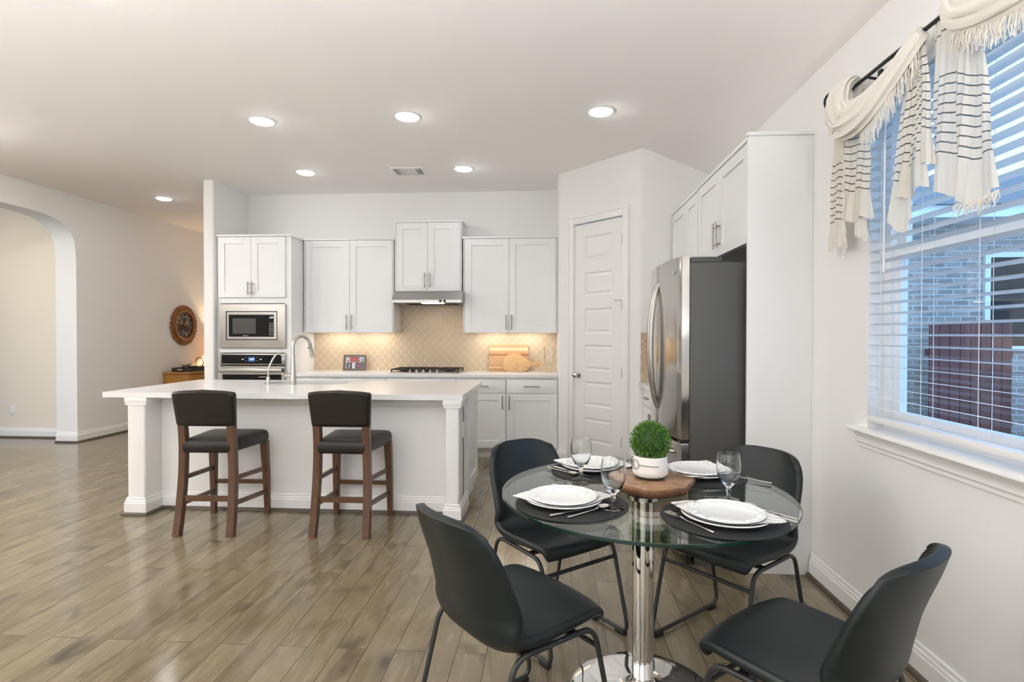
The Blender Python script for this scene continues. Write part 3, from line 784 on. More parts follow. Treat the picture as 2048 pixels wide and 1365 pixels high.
hp = [(x, yf(x) - (.045 if .09 < x < FL - .09 else .0), .655) for x in (.07, .095, .2, .35, FL / 2, FL - .35, FL - .2, FL - .095, FL - .07)]
obj('drawer_handle', B().tube(fillet(hp, .02, 4), .011, 10), M_STEEL, dz)
hg = B().box(FL - .09, FL - .005, -.035, .018, .7155, .7345); hg.tube([(FL - .02, -.015, .715), (FL - .02, -.015, .735)], .010, 12)
obj('hinge', hg, M_BLACK, T, label='black middle hinge')
obj('kick_grille', B().box(.02, FL - .02, .0, .03, .012, .062), M_BLACK, T)

# ================================================================== ISLAND
T = thing('kitchen_island', 'white kitchen island base with square end pillars behind the two stools', 'island', (-1.85, 4.45, 0))
ox, oy = -1.85, 4.45
def rel(b): return b.move(Matrix.Translation((-ox, -oy, 0)))
IX0, IX1, IP = -3.125, -.635, 4.085
knee = obj('back_panel', rel(B().box(IX0, IX1, IP, 4.29, 0, .875)), M_WALL, T, 30)
cabx = B().box(IX0 + .002, IX1 - .004, 4.29, 4.85, .10, .64); cabx.box(IX0 + .02, IX1 - .02, 4.29, 4.78, 0, .10)
cabx.box(IX0 + .002, -2.60, 4.29, 4.85, .64, .8749); cabx.box(-1.66, IX1 - .004, 4.29, 4.85, .64, .8749)
cabx.box(-2.60, -1.66, 4.29, 4.55, .64, .8749)
obj('cabinet_body', rel(cabx), M_CAB, T, 30)
ep = B(); y0, y1, z0, z1 = 4.30, 4.85, .105, .865
xr = IX1 + .012
for a in ((y0, y0 + .07, z0, z1), (y1 - .07, y1, z0, z1), (y0 + .07, y1 - .07, z0, z0 + .08), (y0 + .07, y1 - .07, z1 - .08, z1)):
    ep.box(IX1 - .004, xr, *a, .001, 1)
ep.box(IX1 - .004, IX1 + .002, y0 + .07, y1 - .07, z0 + .08, z1 - .08)
obj('end_panel', rel(ep), M_CAB, T, 30)
for i, (x0, x1) in enumerate(((IX0, IX0 + .138), (IX1 - .100, IX1))):
    pl = obj('pillar', rel(B().prism(nose(x0, x1, 3.905, IP + .05, .014), 0, .875)), M_WALL, T, 30)
    cpb = B(); m = .0
    for o_, za, zb in ((.010, .826, .838), (.018, .838, .8749), (.014, .818, .826)): cpb.box(x0 - o_, x1 + (o_ if i == 0 else min(o_, .018)), 3.905 - o_ * .35, IP, za, zb, .002)
    obj('capital', rel(cpb), M_TRIM, pl, 30)
ap = B().box(IX0 + .138, IX1 - .1, IP - .022, IP, .845, .8749, .002).box(IX0 + .138, IX1 - .1, IP - .010, IP, .806, .845, .002)
obj('top_moulding', rel(ap), M_TRIM, T, 30)
ipath = [(IX1, 4.285), (IX1, 3.905), (IX1 - .10, 3.905), (IX1 - .10, IP), (IX0 + .138, IP), (IX0 + .138, 3.905), (IX0, 3.905), (IX0, 4.285)]
bb = obj('baseboard', rel(B().sweep(ipath, BASE)), M_TRIM, T, 30)
obj('shoe_molding', rel(B().sweep(ipath, SHOE)), M_SHOE, bb, 30, label='dark wood shoe molding')
ou = obj('outlet', rel(B().box(IX1, IX1 + .006, 4.04, 4.11, .58, .695, .002)), M_PLASTIC, T)
ct = B().ringprism(rrect(-3.312, -.608, 3.898, 5.052, .003, 7), rrect(-2.515, -1.765, 4.635, 4.965, .13, 7), .875, .914)
o = obj('island_countertop', ct, M_QUARTZ, None, 30); tag(o, 'long white quartz countertop on the island with a sink cutout', 'countertop')
# sink
M_SINK = PM('sink_steel', (.30, .29, .275), .32, 1.0)
T = thing('sink', 'undermount stainless sink set in the island counter behind the faucet', 'sink', (-2.14, 4.80, .875))
o2 = rrect(-.39, .39, -.18, .18, .14, 7); i2 = rrect(-.383, .383, -.173, .173, .135, 7); i3 = rrect(-.36, .36, -.155, .155, .11, 7)
b = stack(B(), [[(x, y, -.001) for x, y in o2], [(x, y, -.001) for x, y in i2], [(x, y, -.16) for x, y in i2], [(x, y, -.185) for x, y in i3]], False, True)
obj('basin', b, M_SINK, T, 40)
obj('drain', B().lathe([(.045, -.1845), (.043, -.182), (.02, -.1835), (0, -.1835)], n=24), M_NICKEL, T)
# faucet
fx, fy = -2.18, 4.592
T = thing('faucet', 'tall brushed nickel gooseneck faucet standing on the island counter', 'faucet', (fx, fy, .914))
obj('faucet_body', B().lathe([(0, 0), (.0285, 0), (.0285, .004), (.026, .06), (.0215, .14), (.0175, .22), (.0165, .26), (0, .26)], n=28), M_NICKEL, T)
hd = Vector((.42, .90, 0)).normalized(); R_ = .092
sp = [Vector((0, 0, .255)), Vector((0, 0, .315))]
for i in range(17):
    a = PI - PI * i / 16 * .93; sp.append(hd * (R_ + R_ * math.cos(a)) + Vector((0, 0, .320 + R_ * math.sin(a) * 1.05)))
obj('spout', B().tube(sp, .0150, 14), M_NICKEL, T)
e_ = sp[-1]; dn = (sp[-1] - sp[-2]).normalized(); dn = (dn + Vector((0, 0, -.6)) + hd * .12).normalized()
hp = [e_ - dn * .012, e_ + dn * .02, e_ + dn * .10, e_ + dn * .118]
sh = obj('spray_head', B().tube(hp, [.0155, .0165, .0225, .0215], 16), M_NICKEL, T)
obj('button', B().ball(tuple(e_ + dn * .03 - hd * .014 + Vector((-.008, -.004, 0))), .006, 8, 6), M_BLACK, sh)
lv = B().tube([(0, 0, .078), (-.045, -.006, .080)], .0155, 14).tube([(-.045, -.006, .080), (-.066, -.008, .081)], .0185, 14).tube([(-.058, -.008, .085), (-.066, -.055, .100)], .005, 8)
obj('lever_handle', lv, M_NICKEL, T)
T = thing('water_dispenser', 'slim brushed nickel filtered water tap beside the main faucet', 'faucet', (-2.41, 4.612, .914))
obj('tap_body', B().lathe([(0, 0), (.017, 0), (.016, .045), (.012, .062), (.008, .066), (0, .066)], n=20), M_NICKEL, T)
wd_ = Vector((.80, .60, 0))
sp = bez([Vector((0, 0, .06)), Vector((.004, 0, .13)), Vector((.02, .015, .19)), Vector((.045, .035, .245)), wd_ * .085 + Vector((0, 0, .262)), wd_ * .115 + Vector((0, 0, .245)), wd_ * .125 + Vector((0, 0, .225))], 30)
obj('spout', B().tube(sp, [.0075] * (len(sp) - 4) + [.0085] * 4, 12), M_NICKEL, T)
obj('lever_handle', B().tube([(0, 0, .055), (-.03, -.004, .064), (-.075, -.008, .062)], [.005, .005, .007], 8, flat=.6), M_NICKEL, T)

# ================================================================== ON THE BACK COUNTER
T = thing('gas_cooktop', 'five-knob stainless gas cooktop with black grates on the back counter', 'cooktop', (-1.378, 6.255, .914))
obj('cooktop_plate', B().box(-.385, .385, -.262, .262, 0, .012, .004), M_STEEL, T)
for gx in (-.255, 0, .255):
    g = B(); w2, d2 = .118, .205
    ring = [(gx - w2, -d2 + .03), (gx + w2, -d2 + .03), (gx + w2, d2), (gx - w2, d2)]
    for k in range(4):
        p, q = ring[k], ring[(k + 1) % 4]; beam(g, (*p, .040), (*q, .040), .012, .012)
    for k in range(5): beam(g, (gx - w2 + .04 * (k + 1), -d2 + .03, .041), (gx - w2 + .04 * (k + 1), d2, .041), .009, .010)
    beam(g, (gx - w2, 0.0, .041), (gx + w2, 0.0, .041), .009, .012)
    for p in ring: g.box(p[0] - .007, p[0] + .007, p[1] - .007, p[1] + .007, .011, .038)
    obj('grate', g, M_IRON, T)
for bx, by in ((-.255, .1), (-.255, -.06), (0, .03), (.255, .1), (.255, -.06)):
    obj('burner', B().lathe([(.05, .012), (.048, .022), (.034, .026), (.034, .030), (0, .031)], (bx, by, 0), 24), M_IRON, T)
for k in range(5):
    obj('knob', B().lathe([(.021, .012), (.020, .018), (.0145, .022), (.0135, .040), (0, .041)], (-.15 + k * .075, -.225, 0), 18), M_STEEL, T)
# photo frame
T = thing('photo_frame', 'small grey photo frame with a group picture on the back counter', 'picture frame', (-2.305, 6.435, .9145))
tilt = Matrix.Rotation(math.radians(-9), 4, 'X')
M_FRAME = PM('grey_wood_frame', (.12, .095, .075), .5)
obj('frame_border', B().ringprism(rrect(-.137, .137, 0, .188, .002, 1), rrect(-.113, .113, .024, .164, .001, 1), -.008, .010, 'y').move(tilt), M_FRAME, T)
obj('backing', B().box(-.116, .116, .004, .009, .021, .167).move(tilt).tube([(.0, .03, .12), (.0, .075, .002)], .006, 6), M_BLACK, T)
pr = B(); cols = [(.62, .42, .45), (.45, .08, .09), (.45, .55, .72), (.62, .62, .66), (.015, .015, .025), (.62, .38, .30), (.55, .55, .62), (.22, .05, .08), (.10, .09, .13)]
def qd(x0, x1, z0, z1, m, y): pr.mi = m; pr._face([pr.bm.verts.new(p) for p in ((x0, y, z0), (x1, y, z0), (x1, y, z1), (x0, y, z1))], False)
def el(cx, cz, rx, rz, m, y): pr.mi = m; pr._face([pr.bm.verts.new((cx + rx * math.cos(2 * PI * k / 14), y, cz + rz * math.sin(2 * PI * k / 14))) for k in range(14)], False)
qd(-.113, .113, .024, .164, 3, .0038); qd(-.085, .055, .092, .162, 0, .0036); qd(-.058, .050, .100, .160, 1, .0034); qd(.055, .113, .09, .164, 2, .0034)
qd(-.062, .058, .150, .158, 7, .0030)
for k, (x, m, s) in enumerate(((-.082, 8, 1), (-.045, 4, .95), (-.005, 6, .92), (.030, 4, 1), (.055, 7, .95), (.088, 8, 1.08))):
    el(x, .062 * s, .024, .048, m, .0028 - k * .0001); el(x, .112 * s, .0095, .012, 5, .0020 - k * .0001); el(x, .119 * s, .010, .007, 4, .0018 - k * .0001)
for x in (-.06, -.028): qd(x - .004, x + .004, .03, .085, 3, .0010)
qd(.02, .03, .055, .066, 3, .001)
obj('photo_print', pr.move(tilt), [PM('print_ink', c, .3) for c in cols], T, None, label='group of people in dark clothes before a red banner')
# boards
def striped_board():
    n = N('striped_board'); co = n.coord(); sx = n.new('ShaderNodeSeparateXYZ'); n.L(co, sx.inputs[0]); z = sx.outputs[2]
    r = n.ramp(n.math('DIVIDE', z, .32), [(0, (.44, .22, .09)), (.10, (.64, .46, .29)), (.17, (.48, .25, .10)), (.22, (.55, .31, .14)), (.56, (.26, .11, .035)), (.63, (.52, .29, .12)), (.74, (.66, .50, .33)), (.86, (.50, .26, .11))])
    r.node.color_ramp.interpolation = 'CONSTANT'
    f = n.noise(n.mapping(co, (6, 60, 120)), 1, 4); n.color(n.mix(n.math('MULTIPLY', f, .35), r, (.66, .44, .26))); n.p.inputs['Roughness'].default_value = .4; return n.m
o = obj('cutting_board', B().box(-.231, .231, 0, .022, 0, .316, .004).move(Matrix.Rotation(math.radians(-8), 4, 'X')), striped_board(), None, 30, (-.470, 6.484, .9145))
tag(o, 'rectangular striped wood cutting board leaning on the tile backsplash', 'cutting board')
q = [(905, 1215), (893, 1190), (890, 1168), (895, 1145), (905, 1118), (925, 1100), (948, 1088), (975, 1083), (1005, 1086), (1035, 1102), (1060, 1122), (1085, 1140), (1108, 1152), (1140, 1152), (1170, 1147), (1181, 1156), (1181, 1168), (1172, 1180), (1140, 1182), (1112, 1180), (1098, 1194), (1080, 1212), (1060, 1221), (1000, 1226), (940, 1225)]
P2 = [((a / 3.79 + 770 - 1040) * .00584, .229 - (c / 3.79 + 420 - 705) * .00595) for a, c in q][::-1]
o = obj('olive_wood_board', B().prism(P2, 0, .016, 'y', .004).move(Matrix.Rotation(math.radians(-12), 4, 'X')), M_OLIVE, None, 40, (-.33, 6.408, .915))
tag(o, 'live-edge olive wood board with a handle, leaning in front of the striped board', 'cutting board')
o = obj('glass_goblet', B().lathe([(0, 0), (.052, .002), (.050, .006), (.014, .012), (.011, .03), (.017, .045), (.012, .06), (.012, .075), (.03, .088), (.050, .105), (.056, .14), (.058, .21), (.060, .285), (.057, .285), (.055, .21), (.052, .14), (.045, .108), (0, .094)], n=32), M_GLASS, None, 50, (.008, 6.33, .914))
tag(o, 'large clear glass goblet at the right end of the back counter', 'goblet')

# ================================================================== BAR STOOLS
def make_stool(label):
    T = thing('bar_stool', label, 'stool', (0, 0, 0), 0, 'brown leather counter stools at the island')
    for s in (-1, 1):
        pts = bez([(s * .182, -.232, 0), (s * .178, -.200, .18), (s * .172, -.178, .40), (s * .167, -.178, .60), (s * .167, -.190, .76)], 24)
        obj('rear_leg', post(B(), pts, [.024] * len(pts), [.024] * len(pts)), M_WSTOOL, T, 40)
        pts = [(s * .205, .236, 0), (s * .201, .228, .30), (s * .194, .212, .555)]
        obj('front_leg', post(B(), pts, [.017, .022, .026], [.017, .021, .024]), M_WSTOOL, T, 40)
        for za, zb in ((.375, .350), (.205, .175)):
            obj('side_stretcher', beam(B(), (s * .176, -.18, za), (s * .199, .222, zb), .016, .030), M_WSTOOL, T)
    obj('rear_stretcher', beam(B(), (-.165, -.194, .242), (.165, -.194, .242), .018, .036), M_WSTOOL, T)
    obj('front_stretcher', beam(B(), (-.20, .232, .245), (.20, .232, .245), .018, .030), M_WSTOOL, T)
    def lp(ins, z, cr=0.0):
        out = []
        for x, y in rrect(-1, 1, -1, 1, .14, 5):
            yy = y * (.222 - ins) + .018; hw = .172 + .050 * (yy + .2) / .44 - ins
            xx = x * hw; out.append((xx, yy, z + cr * (1 - (x * .9) ** 2) * (1 - (y * .9) ** 2)))
        return out
    obj('seat', stack(B(), [lp(.012, .548), lp(.003, .552), lp(0, .562), lp(-.003, .590), lp(.0, .615), lp(.006, .628), lp(.016, .637), lp(.04, .643, .004), lp(.09, .648, .010), lp(.15, .650, .014)]), M_STOOL, T, 60)
    def back(u, v):
        z = .728 + .232 * v; hw = .196 + .016 * v; a = 2 * PI * u; c, s_ = math.cos(a), math.sin(a)
        ed = min(1, math.sqrt(max(0, 1 - (max(0, abs(2 * v - 1) - .86) / .14) ** 2)) * .75 + .25)
        x = hw * math.copysign(abs(c) ** .22, c) * (1 - .02 * (1 - ed)); th = .034 * ed
        y = th * math.copysign(abs(s_) ** .45, s_)
        y += -.190 - .035 * v - .020 * (1 - (x / hw) ** 2)
        z += (.018 * v + .004 * (1 - v)) * (1 - (x / hw) ** 2) * (1 if v > .5 else 1)
        return (x, y, z)
    bk = B().grid(back, 48, 16, closeu=True)
    bk.bm.verts.ensure_lookup_table(); V = bk.bm.verts[:]
    bk._face(V[:48][::-1]); bk._face(V[-48:])
    ob = obj('backrest', bk, M_STOOL, T, 60)
    return T
st = make_stool('brown leather counter stool with wooden legs, nearer the hallway end of the island')
st.location = (-2.292, 3.752, 0); st.rotation_euler = (0, 0, .03)
dup(st, (-1.374, 3.786, 0), -.005, 'brown leather counter stool with wooden legs, nearer the kitchen-side end and dining table')

# ================================================================== DINING SET
TC = Vector((.3535, 2.08)); TZ = .764
T = thing('dining_table', 'round glass pedestal dining table with chrome base, laid for four', 'dining table', (TC.x, TC.y, 0))
gb = B(); r, zt, zb = .526, TZ, TZ - .012
ringT = [[gb.bm.verts.new((q * math.cos(2 * PI * k / 96), q * math.sin(2 * PI * k / 96), z)) for k in range(96)] for q, z in ((r - .0015, zt), (r, zt - .0015), (r, zb + .0015), (r - .0015, zb))]
gb.mi = 0; gb._face(ringT[0]); gb._face(ringT[3][::-1]); gb.mi = 1
for A, C in zip(ringT, ringT[1:]):
    for k in range(96): gb._face([A[k], C[k], C[(k + 1) % 96], A[(k + 1) % 96]])
obj('glass_top', gb, [M_TGLASS, M_TEDGE], T, 40)
obj('top_plate', B().lathe([(0, TZ - .030), (.055, TZ - .030), (.058, TZ - .027), (.058, TZ - .0125), (0, TZ - .0125)], n=48), M_CHROME, T)
obj('column', B().lathe([(.040, .03), (.040, TZ - .030)], n=48), M_CHROME, T)
obj('base', B().lathe([(0, 0), (.270, 0), (.272, .004), (.266, .008), (.22, .0125), (.15, .0185), (.095, .0245), (.068, .031), (.052, .044), (.044, .062), (.041, .075), (0, .075)], n=96), M_CHROME, T)

def make_chair(label):
    T = thing('dining_chair', label, 'chair', (0, 0, 0), 0, 'black leatherette dining chairs around the glass table')
    # local: +x forward, +y to the sitter's left.  profile of the shell from front lip to top of back
    PR = [(.214, .424, .202), (.224, .440, .212), (.214, .455, .219), (.165, .461, .226), (.08, .454, .228), (.01, .445, .227), (-.05, .440, .225), (-.105, .445, .223), (-.150, .465, .222), (-.182, .503, .221), (-.209, .560, .219), (-.235, .630, .216), (-.262, .702, .212), (-.284, .762, .202), (-.296, .800, .192), (-.302, .818, .186)]
    P = bez([Vector(p) for p in PR], 60); n = len(P) - 1
    def sm(a, b_, x): t = max(0, min(1, (x - a) / (b_ - a))); return t * t * (3 - 2 * t)
    def sh(u, v):
        i = min(n, max(0, v * n)); k = int(i); f = i - k; p = P[k] if k >= n else P[k].lerp(P[k + 1], f)
        s = 2 * u - 1; w = p.z; a = abs(s)
        bk = sm(.438, .545, p.y) if p.x < 0 else 0                          # 0 on the seat, 1 on the back
        se = (1 - bk) * sm(.20, -.05, p.x)
        x = p.x + bk * .070 * a ** 2.4 - (sm(.10, .22, p.x) * .026 * a ** 3)
        z = p.y + se * .018 * a ** 3 - sm(.66, 1, v) * .036 * a ** 4 - sm(.14, 0, v) * .008 * a ** 3
        return Vector((x, s * w * (1 - sm(.84, 1, v) * .07 * a ** 4 - sm(.08, 0, v) * .06 * a ** 4), z))
    def both(sign):
        def f(u, v):
            e = 1e-3; uu, vv = min(1 - e, max(e, u)), min(1 - e, max(e, v))
            nn = (sh(uu + e, vv) - sh(uu - e, vv)).cross(sh(uu, vv + e) - sh(uu, vv - e)).normalized()
            s = abs(2 * u - 1); th = .014 + (.042 * sm(.16, .40, v) * sm(.78, .48, v) * (1 - s ** 4) if sign < 0 else 0)
            return sh(u, v) + nn * th * sign
        return f
    NU, NV = 30, 50
    b = B(); b.grid(both(1), NU, NV); b.grid(both(-1), NU, NV); b.bm.verts.ensure_lookup_table(); V = b.bm.verts[:]
    m_ = (NU + 1) * (NV + 1); rim = [i for i in range(NU + 1)] + [(j + 1) * (NU + 1) + NU for j in range(NV)] + [NV * (NU + 1) + NU - 1 - i for i in range(NU)] + [(NV - 1 - j) * (NU + 1) for j in range(NV - 1)]
    for a_, c_ in zip(rim, rim[1:] + rim[:1]): b._face([V[a_], V[c_], V[m_ + c_], V[m_ + a_]])
    bmesh.ops.recalc_face_normals(b.bm, faces=b.bm.faces[:])
    o = obj('seat_shell', b, M_LEATHER, T, None)
    sb = o.modifiers.new('smooth', 'SUBSURF'); sb.levels = 1; sb.render_levels = 1
    r = .0088
    for s in (-1, 1):
        loop = [(.262, s * .218, .0165), (-.248, s * .218, .0165), (-.150, s * .206, .418), (.172, s * .206, .412)]
        pth = fillet(loop, .055, 6, True)
        fr = obj('side_frame', B().tube(pth, r, 10, closed=True), M_LEGS, T)
        for x in (.215, -.195):
            obj('floor_glide', B().box(x - .028, x + .028, s * .218 - .013, s * .218 + .013, 0, .020, .003), M_BLACK, fr)
    def onleg(z, front):
        t = (z - .0165) / .396
        return (.262 - .090 * t) if front else (-.248 + .098 * t)
    for z, fr_ in ((.345, True),):
        x = onleg(z, fr_); obj('crossbar', B().tube([(x, -.208, z), (x, .208, z)], .0085, 10), M_LEGS, T)
    for x in (.085, -.10): obj('seat_support', B().box(x - .015, x + .015, -.206, .206, .408, .416), M_LEGS, T)
    return T
ch = make_chair('black leatherette dining chair seen from behind, nearest the island, in front')
CH = [((-.118, 1.812, 0), .722, None), ((.024, 2.536, 0), -.894, 'black leatherette dining chair behind the table on the island side, facing the camera'),
      ((.795, 2.468, 0), -2.431, 'black leatherette dining chair behind the table, before the white end panel'),
      ((.736, 1.607, 0), 2.284, 'black leatherette dining chair in front of the table, under the window wall')]
ch.location = CH[0][0]; ch.rotation_euler = (0, 0, CH[0][1])
for loc, rz, lb in CH[1:]: dup(ch, loc, rz, lb)

# ---- tableware
TT = TZ + .0004
def placemat(x, y, lb):
    o = obj('placemat', B().lathe([(0, .0), (.190, 0), (.1925, .002), (.190, .0045), (0, .0045)], n=72), M_MAT, None, 40, (x, y, TT)); return tag(o, lb, 'placemat', 'round black placemats')
def plate_bm(R, h, n=72, scal=0.0):
    w = (lambda a, r: 1 + scal * math.cos(a * 14) * (r / R) ** 4) if scal else None
    return B().lathe([(0, .0), (R * .58, .0), (R * .62, .004), (R * .98, h - .003), (R, h), (R * .985, h + .0025), (R * .88, h * .82), (R * .66, .0085), (R * .60, .0065), (0, .006)], n=n, wob=w)
def salad_bm(R, h):
    b = plate_bm(R, h, 96, .006)
    for k in range(16):                      # embossed sprigs round the rim
        a = 2 * PI * k / 16
        for j, (rr, s) in enumerate(((.80, .0075), (.86, .006), (.83, .0045), (.90, .0045))):
            aa = a + (.0, .10, .2, .28)[j]; b.ball((R * rr * math.cos(aa), R * rr * math.sin(aa), h * .78 + (rr - .8) * .06), s, 8, 5, (1, .7, .32))
    return b
def sm_(a, b_, x): t = max(0, min(1, (x - a) / (b_ - a))); return t * t * (3 - 2 * t)
def napkin_bm(seed):
    """cloth folded to a pointed band, its middle lying between two plates and both ends sticking out"""
    rn = random.Random(seed); a1, a2 = rn.uniform(0, 6), rn.uniform(0, 6)
    def f(u, v):
        x = (u - .5) * .345; t = abs(2 * u - 1); w = .105 * (1 - t ** 2.0) + .004
        y = (2 * v - 1) * w + .010 * math.sin(9 * x + a1); r = math.hypot(x, y)
        z = .0015 + .0150 * sm_(.066, .134, r) + max(0, r - .134) * .06 + (.0022 * math.sin(60 * y + a2) * max(0, min(1, (r - .10) / .03)))
        return (x, y, z)
    return B().grid(f, 40, 14, uv=lambda u, v: (u, v))
def fork(b):
    b.tube([(-.095, 0, .003), (-.05, 0, .004), (.02, 0, .005), (.042, 0, .009)], [.0055, .004, .0026, .0032], 8, flat=.5)
    pts = [(.042, .0032), (.055, .011), (.066, .0125), (.066, -.0125), (.055, -.011), (.042, -.0032)]
    b.prism(pts, .0075, .0095, 'z')
    for k in range(4): b.tube([(.064, -.0105 + k * .007, .0085), (.085, -.0105 + k * .007, .0065), (.104, -.0105 + k * .007, .0085)], .0015, 6)
    return b
def knife(b):
    b.tube([(-.105, 0, .004), (-.06, 0, .0045), (.01, 0, .004)], [.0065, .0055, .0042], 8, flat=.55)
    b.prism([(.005, -.004), (.06, -.0085), (.10, -.0085), (.120, .001), (.115, .004), (.005, .005)], .003, .0045, 'z'); return b
def spoon(b):
    b.tube([(-.090, 0, .003), (-.04, 0, .004), (.025, 0, .006), (.042, 0, .008)], [.006, .004, .0028, .004], 8, flat=.5)
    b.lathe([(0, -.004), (.009, -.0025), (.016, .002), (.0185, .006), (.017, .0065), (.013, .003), (.007, -.0005), (0, -.0015)], (.066, 0, .0055), 20, 1.35, 1.0); return b
def cut(kind, fn, x, y, a, z, lb):
    o = obj(kind, fn(B()), M_CHROME_T, None, 45, (x, y, z), (0, 0, a)); return tag(o, lb, kind, 'table cutlery')
M_CHROME_T = PM('polished_cutlery', (.78, .76, .73), .10, 1.0)
SET = [('near the chair seen from behind', (.080, 1.896), (.051, 1.903), 0), ('at the front seat by the window wall', (.552, 1.781), (.555, 1.765), 1),
       ('at the back seat on the island side', (.205, 2.365), (.192, 2.400), 2), ('at the back seat before the fridge', (.615, 2.325), (.615, 2.325), 3)]
SET = [(n, m, p, math.atan2(TC.y - m[1], TC.x - m[0])) for n, m, p, k in SET]    # facing angle: from the seat to the table centre
for k, (n, m, p, a) in enumerate(SET):
    placemat(m[0], m[1], 'round black braided placemat ' + n)
    o = obj('dinner_plate', plate_bm(.135, .019), M_WHITEC, None, 40, (p[0], p[1], TT + .0045)); tag(o, 'larger white dinner plate under the napkin ' + n, 'plate', 'white dinner plates')
    o = obj('napkin', napkin_bm(k), M_NAPKIN, None, None, (p[0], p[1], TT + .0045 + .0062), (0, 0, (.06, -.56, -.30, 1.1)[k]))
    o.modifiers.new('thickness', 'SOLIDIFY').thickness = .0014
    tag(o, 'white script napkin between the plates ' + n, 'napkin', 'script napkins')
    if k == 1: text('script_lettering', 'gatherings', .024, (-.132, .008, .0205), (.0, -.05, .95), M_BLACK, o, .0001)
    o = obj('salad_plate', salad_bm(.117, .016), M_WHITEC, None, 40, (p[0], p[1], TT + .0045 + .0105)); tag(o, 'smaller white embossed plate on top ' + n, 'plate', 'white embossed salad plates')
ZM = TT + .0052
cut('knife', knife, .092, 1.802, .585, ZM, 'table knife lying with the spoon at the near right plate edge, near goblet')
cut('spoon', spoon, .130, 1.790, .69, ZM + .001, 'spoon lying beside the knife, in front of the plate by the front goblet')
cut('fork', fork, -.010, 2.045, .93, ZM, 'fork mostly behind the plate, tines showing, at the chair seen from behind')
cut('fork', fork, .434, 1.712, 2.085, ZM, 'fork lying on the near placemat edge at the front seat by the window wall')
cut('knife', knife, .690, 1.815, 2.30, ZM, 'knife half hidden beyond the plate at the front seat by the window wall')
cut('spoon', spoon, .712, 1.835, 2.30, ZM, 'spoon beyond the plate at the front seat by the window wall')
cut('knife', knife, .098, 2.318, -.83, ZM, 'knife at the left of the back plate on the island side')
cut('spoon', spoon, .058, 2.320, -.85, ZM, 'spoon at the left of the back plate on the island side')
cut('fork', fork, .788, 2.252, 2.45, ZM, 'fork right of the back plate before the fridge')
GP = [(0, 0), (.036, .001), (.037, .003), (.020, .008), (.007, .013), (.0055, .024), (.009, .033), (.0065, .042), (.012, .050), (.026, .066), (.037, .088), (.0415, .112), (.0405, .140), (.0365, .166), (.0355, .166), (.0390, .140), (.0400, .112), (.0355, .090), (.024, .070), (.010, .058), (0, .055)]
g0 = None
for x, y, lb in ((.216, 1.848, 'clear water goblet on the placemat in front, nearest the camera'), (.130, 2.195, 'clear water goblet at the back left, before the white pantry door'), (.632, 1.980, 'clear water goblet at the right, before the black chair back')):
    if g0 is None:
        g0 = obj('water_goblet', B().lathe(GP, n=48), M_GOBLET, None, 60, (x, y, TZ + (.0052 if y < 1.9 else .0006))); tag(g0, lb, 'goblet', 'stemmed water goblets')
    else:
        g = g0.copy(); COL.objects.link(g); g.location = (x, y, TZ + .0006); g['label'] = lb
    if y > 2.1: g.location.z = TZ + .0055
# slab and pot
def slabw(a, r): return 1 + .05 * math.sin(3 * a + .5) + .035 * math.sin(7 * a + 1) + .02 * math.sin(13 * a)
sb = B(); sb.mi = 1
sb.lathe([(0, .004), (.10, .003), (.128, .0), (.150, .010), (.158, .024), (.156, .033), (.152, .037)], n=72, wob=slabw); sb.mi = 0
sb.lathe([(.152, .037), (0, .038)], n=72, wob=slabw); sb.mi = 1
sb.box(-.005, .03, -.128, -.10, -.0005, .012, .004)
bmesh.ops.remove_doubles(sb.bm, verts=sb.bm.verts[:], dist=.0003)
o = obj('wood_slab', sb, [M_SLAB, M_BARK], None, 45, (.386, 2.112, TZ + .0008)); tag(o, 'round live-edge wood slab riser at the centre of the glass table', 'serving board')
T = thing('potted_topiary', 'round green boxwood ball in a white pot wearing wire glasses', 'plant', (.388, 2.130, TZ + .0395))
obj('saucer', B().lathe([(0, 0), (.052, 0), (.060, .007), (.060, .010), (0, .010)], n=48), PM('dark_saucer', (.05, .055, .04), .5), T)
obj('pot', B().lathe([(0, .009), (.058, .009), (.0655, .018), (.0665, .028), (.0655, .052), (.0625, .080), (.0618, .084), (.0590, .084), (.0595, .078), (0, .074)], n=56), M_POT, T)
gl = B(); dirs = []
def onpot(a, z, r=.0690): return (r * math.cos(a), r * math.sin(a), z)
LA, LB = math.radians(208), math.radians(158)
for ca, sc_ in ((LA, 1), (LB, 1)):
    gl.tube([onpot(ca + .25 * math.cos(t), .055 + .0165 * math.sin(t)) for t in [2 * PI * k / 28 for k in range(28)]], .0011, 6, closed=True)
gl.tube([onpot(LA - .25 - .0 + (LB + .25 - LA + .25) * k / 6, .058) for k in range(7)], .0011, 6)
gl.tube([onpot(LA + .25 + (math.radians(283) - LA - .25) * k / 10, .056 - .002 * k / 10, .0688) for k in range(11)], .0010, 6)
gl.ball(onpot(math.radians(283), .054, .0688), .0024, 8, 6)
obj('wire_glasses', gl, M_BLACK, T, label='black wire spectacles round the pot')
lf = B(); rr = random.Random(3); CB = Vector((0, 0, .138))
lf.mi = 1; lf.ball(tuple(CB), .060, 24, 16, (1, 1, 1)); lf.mi = 0
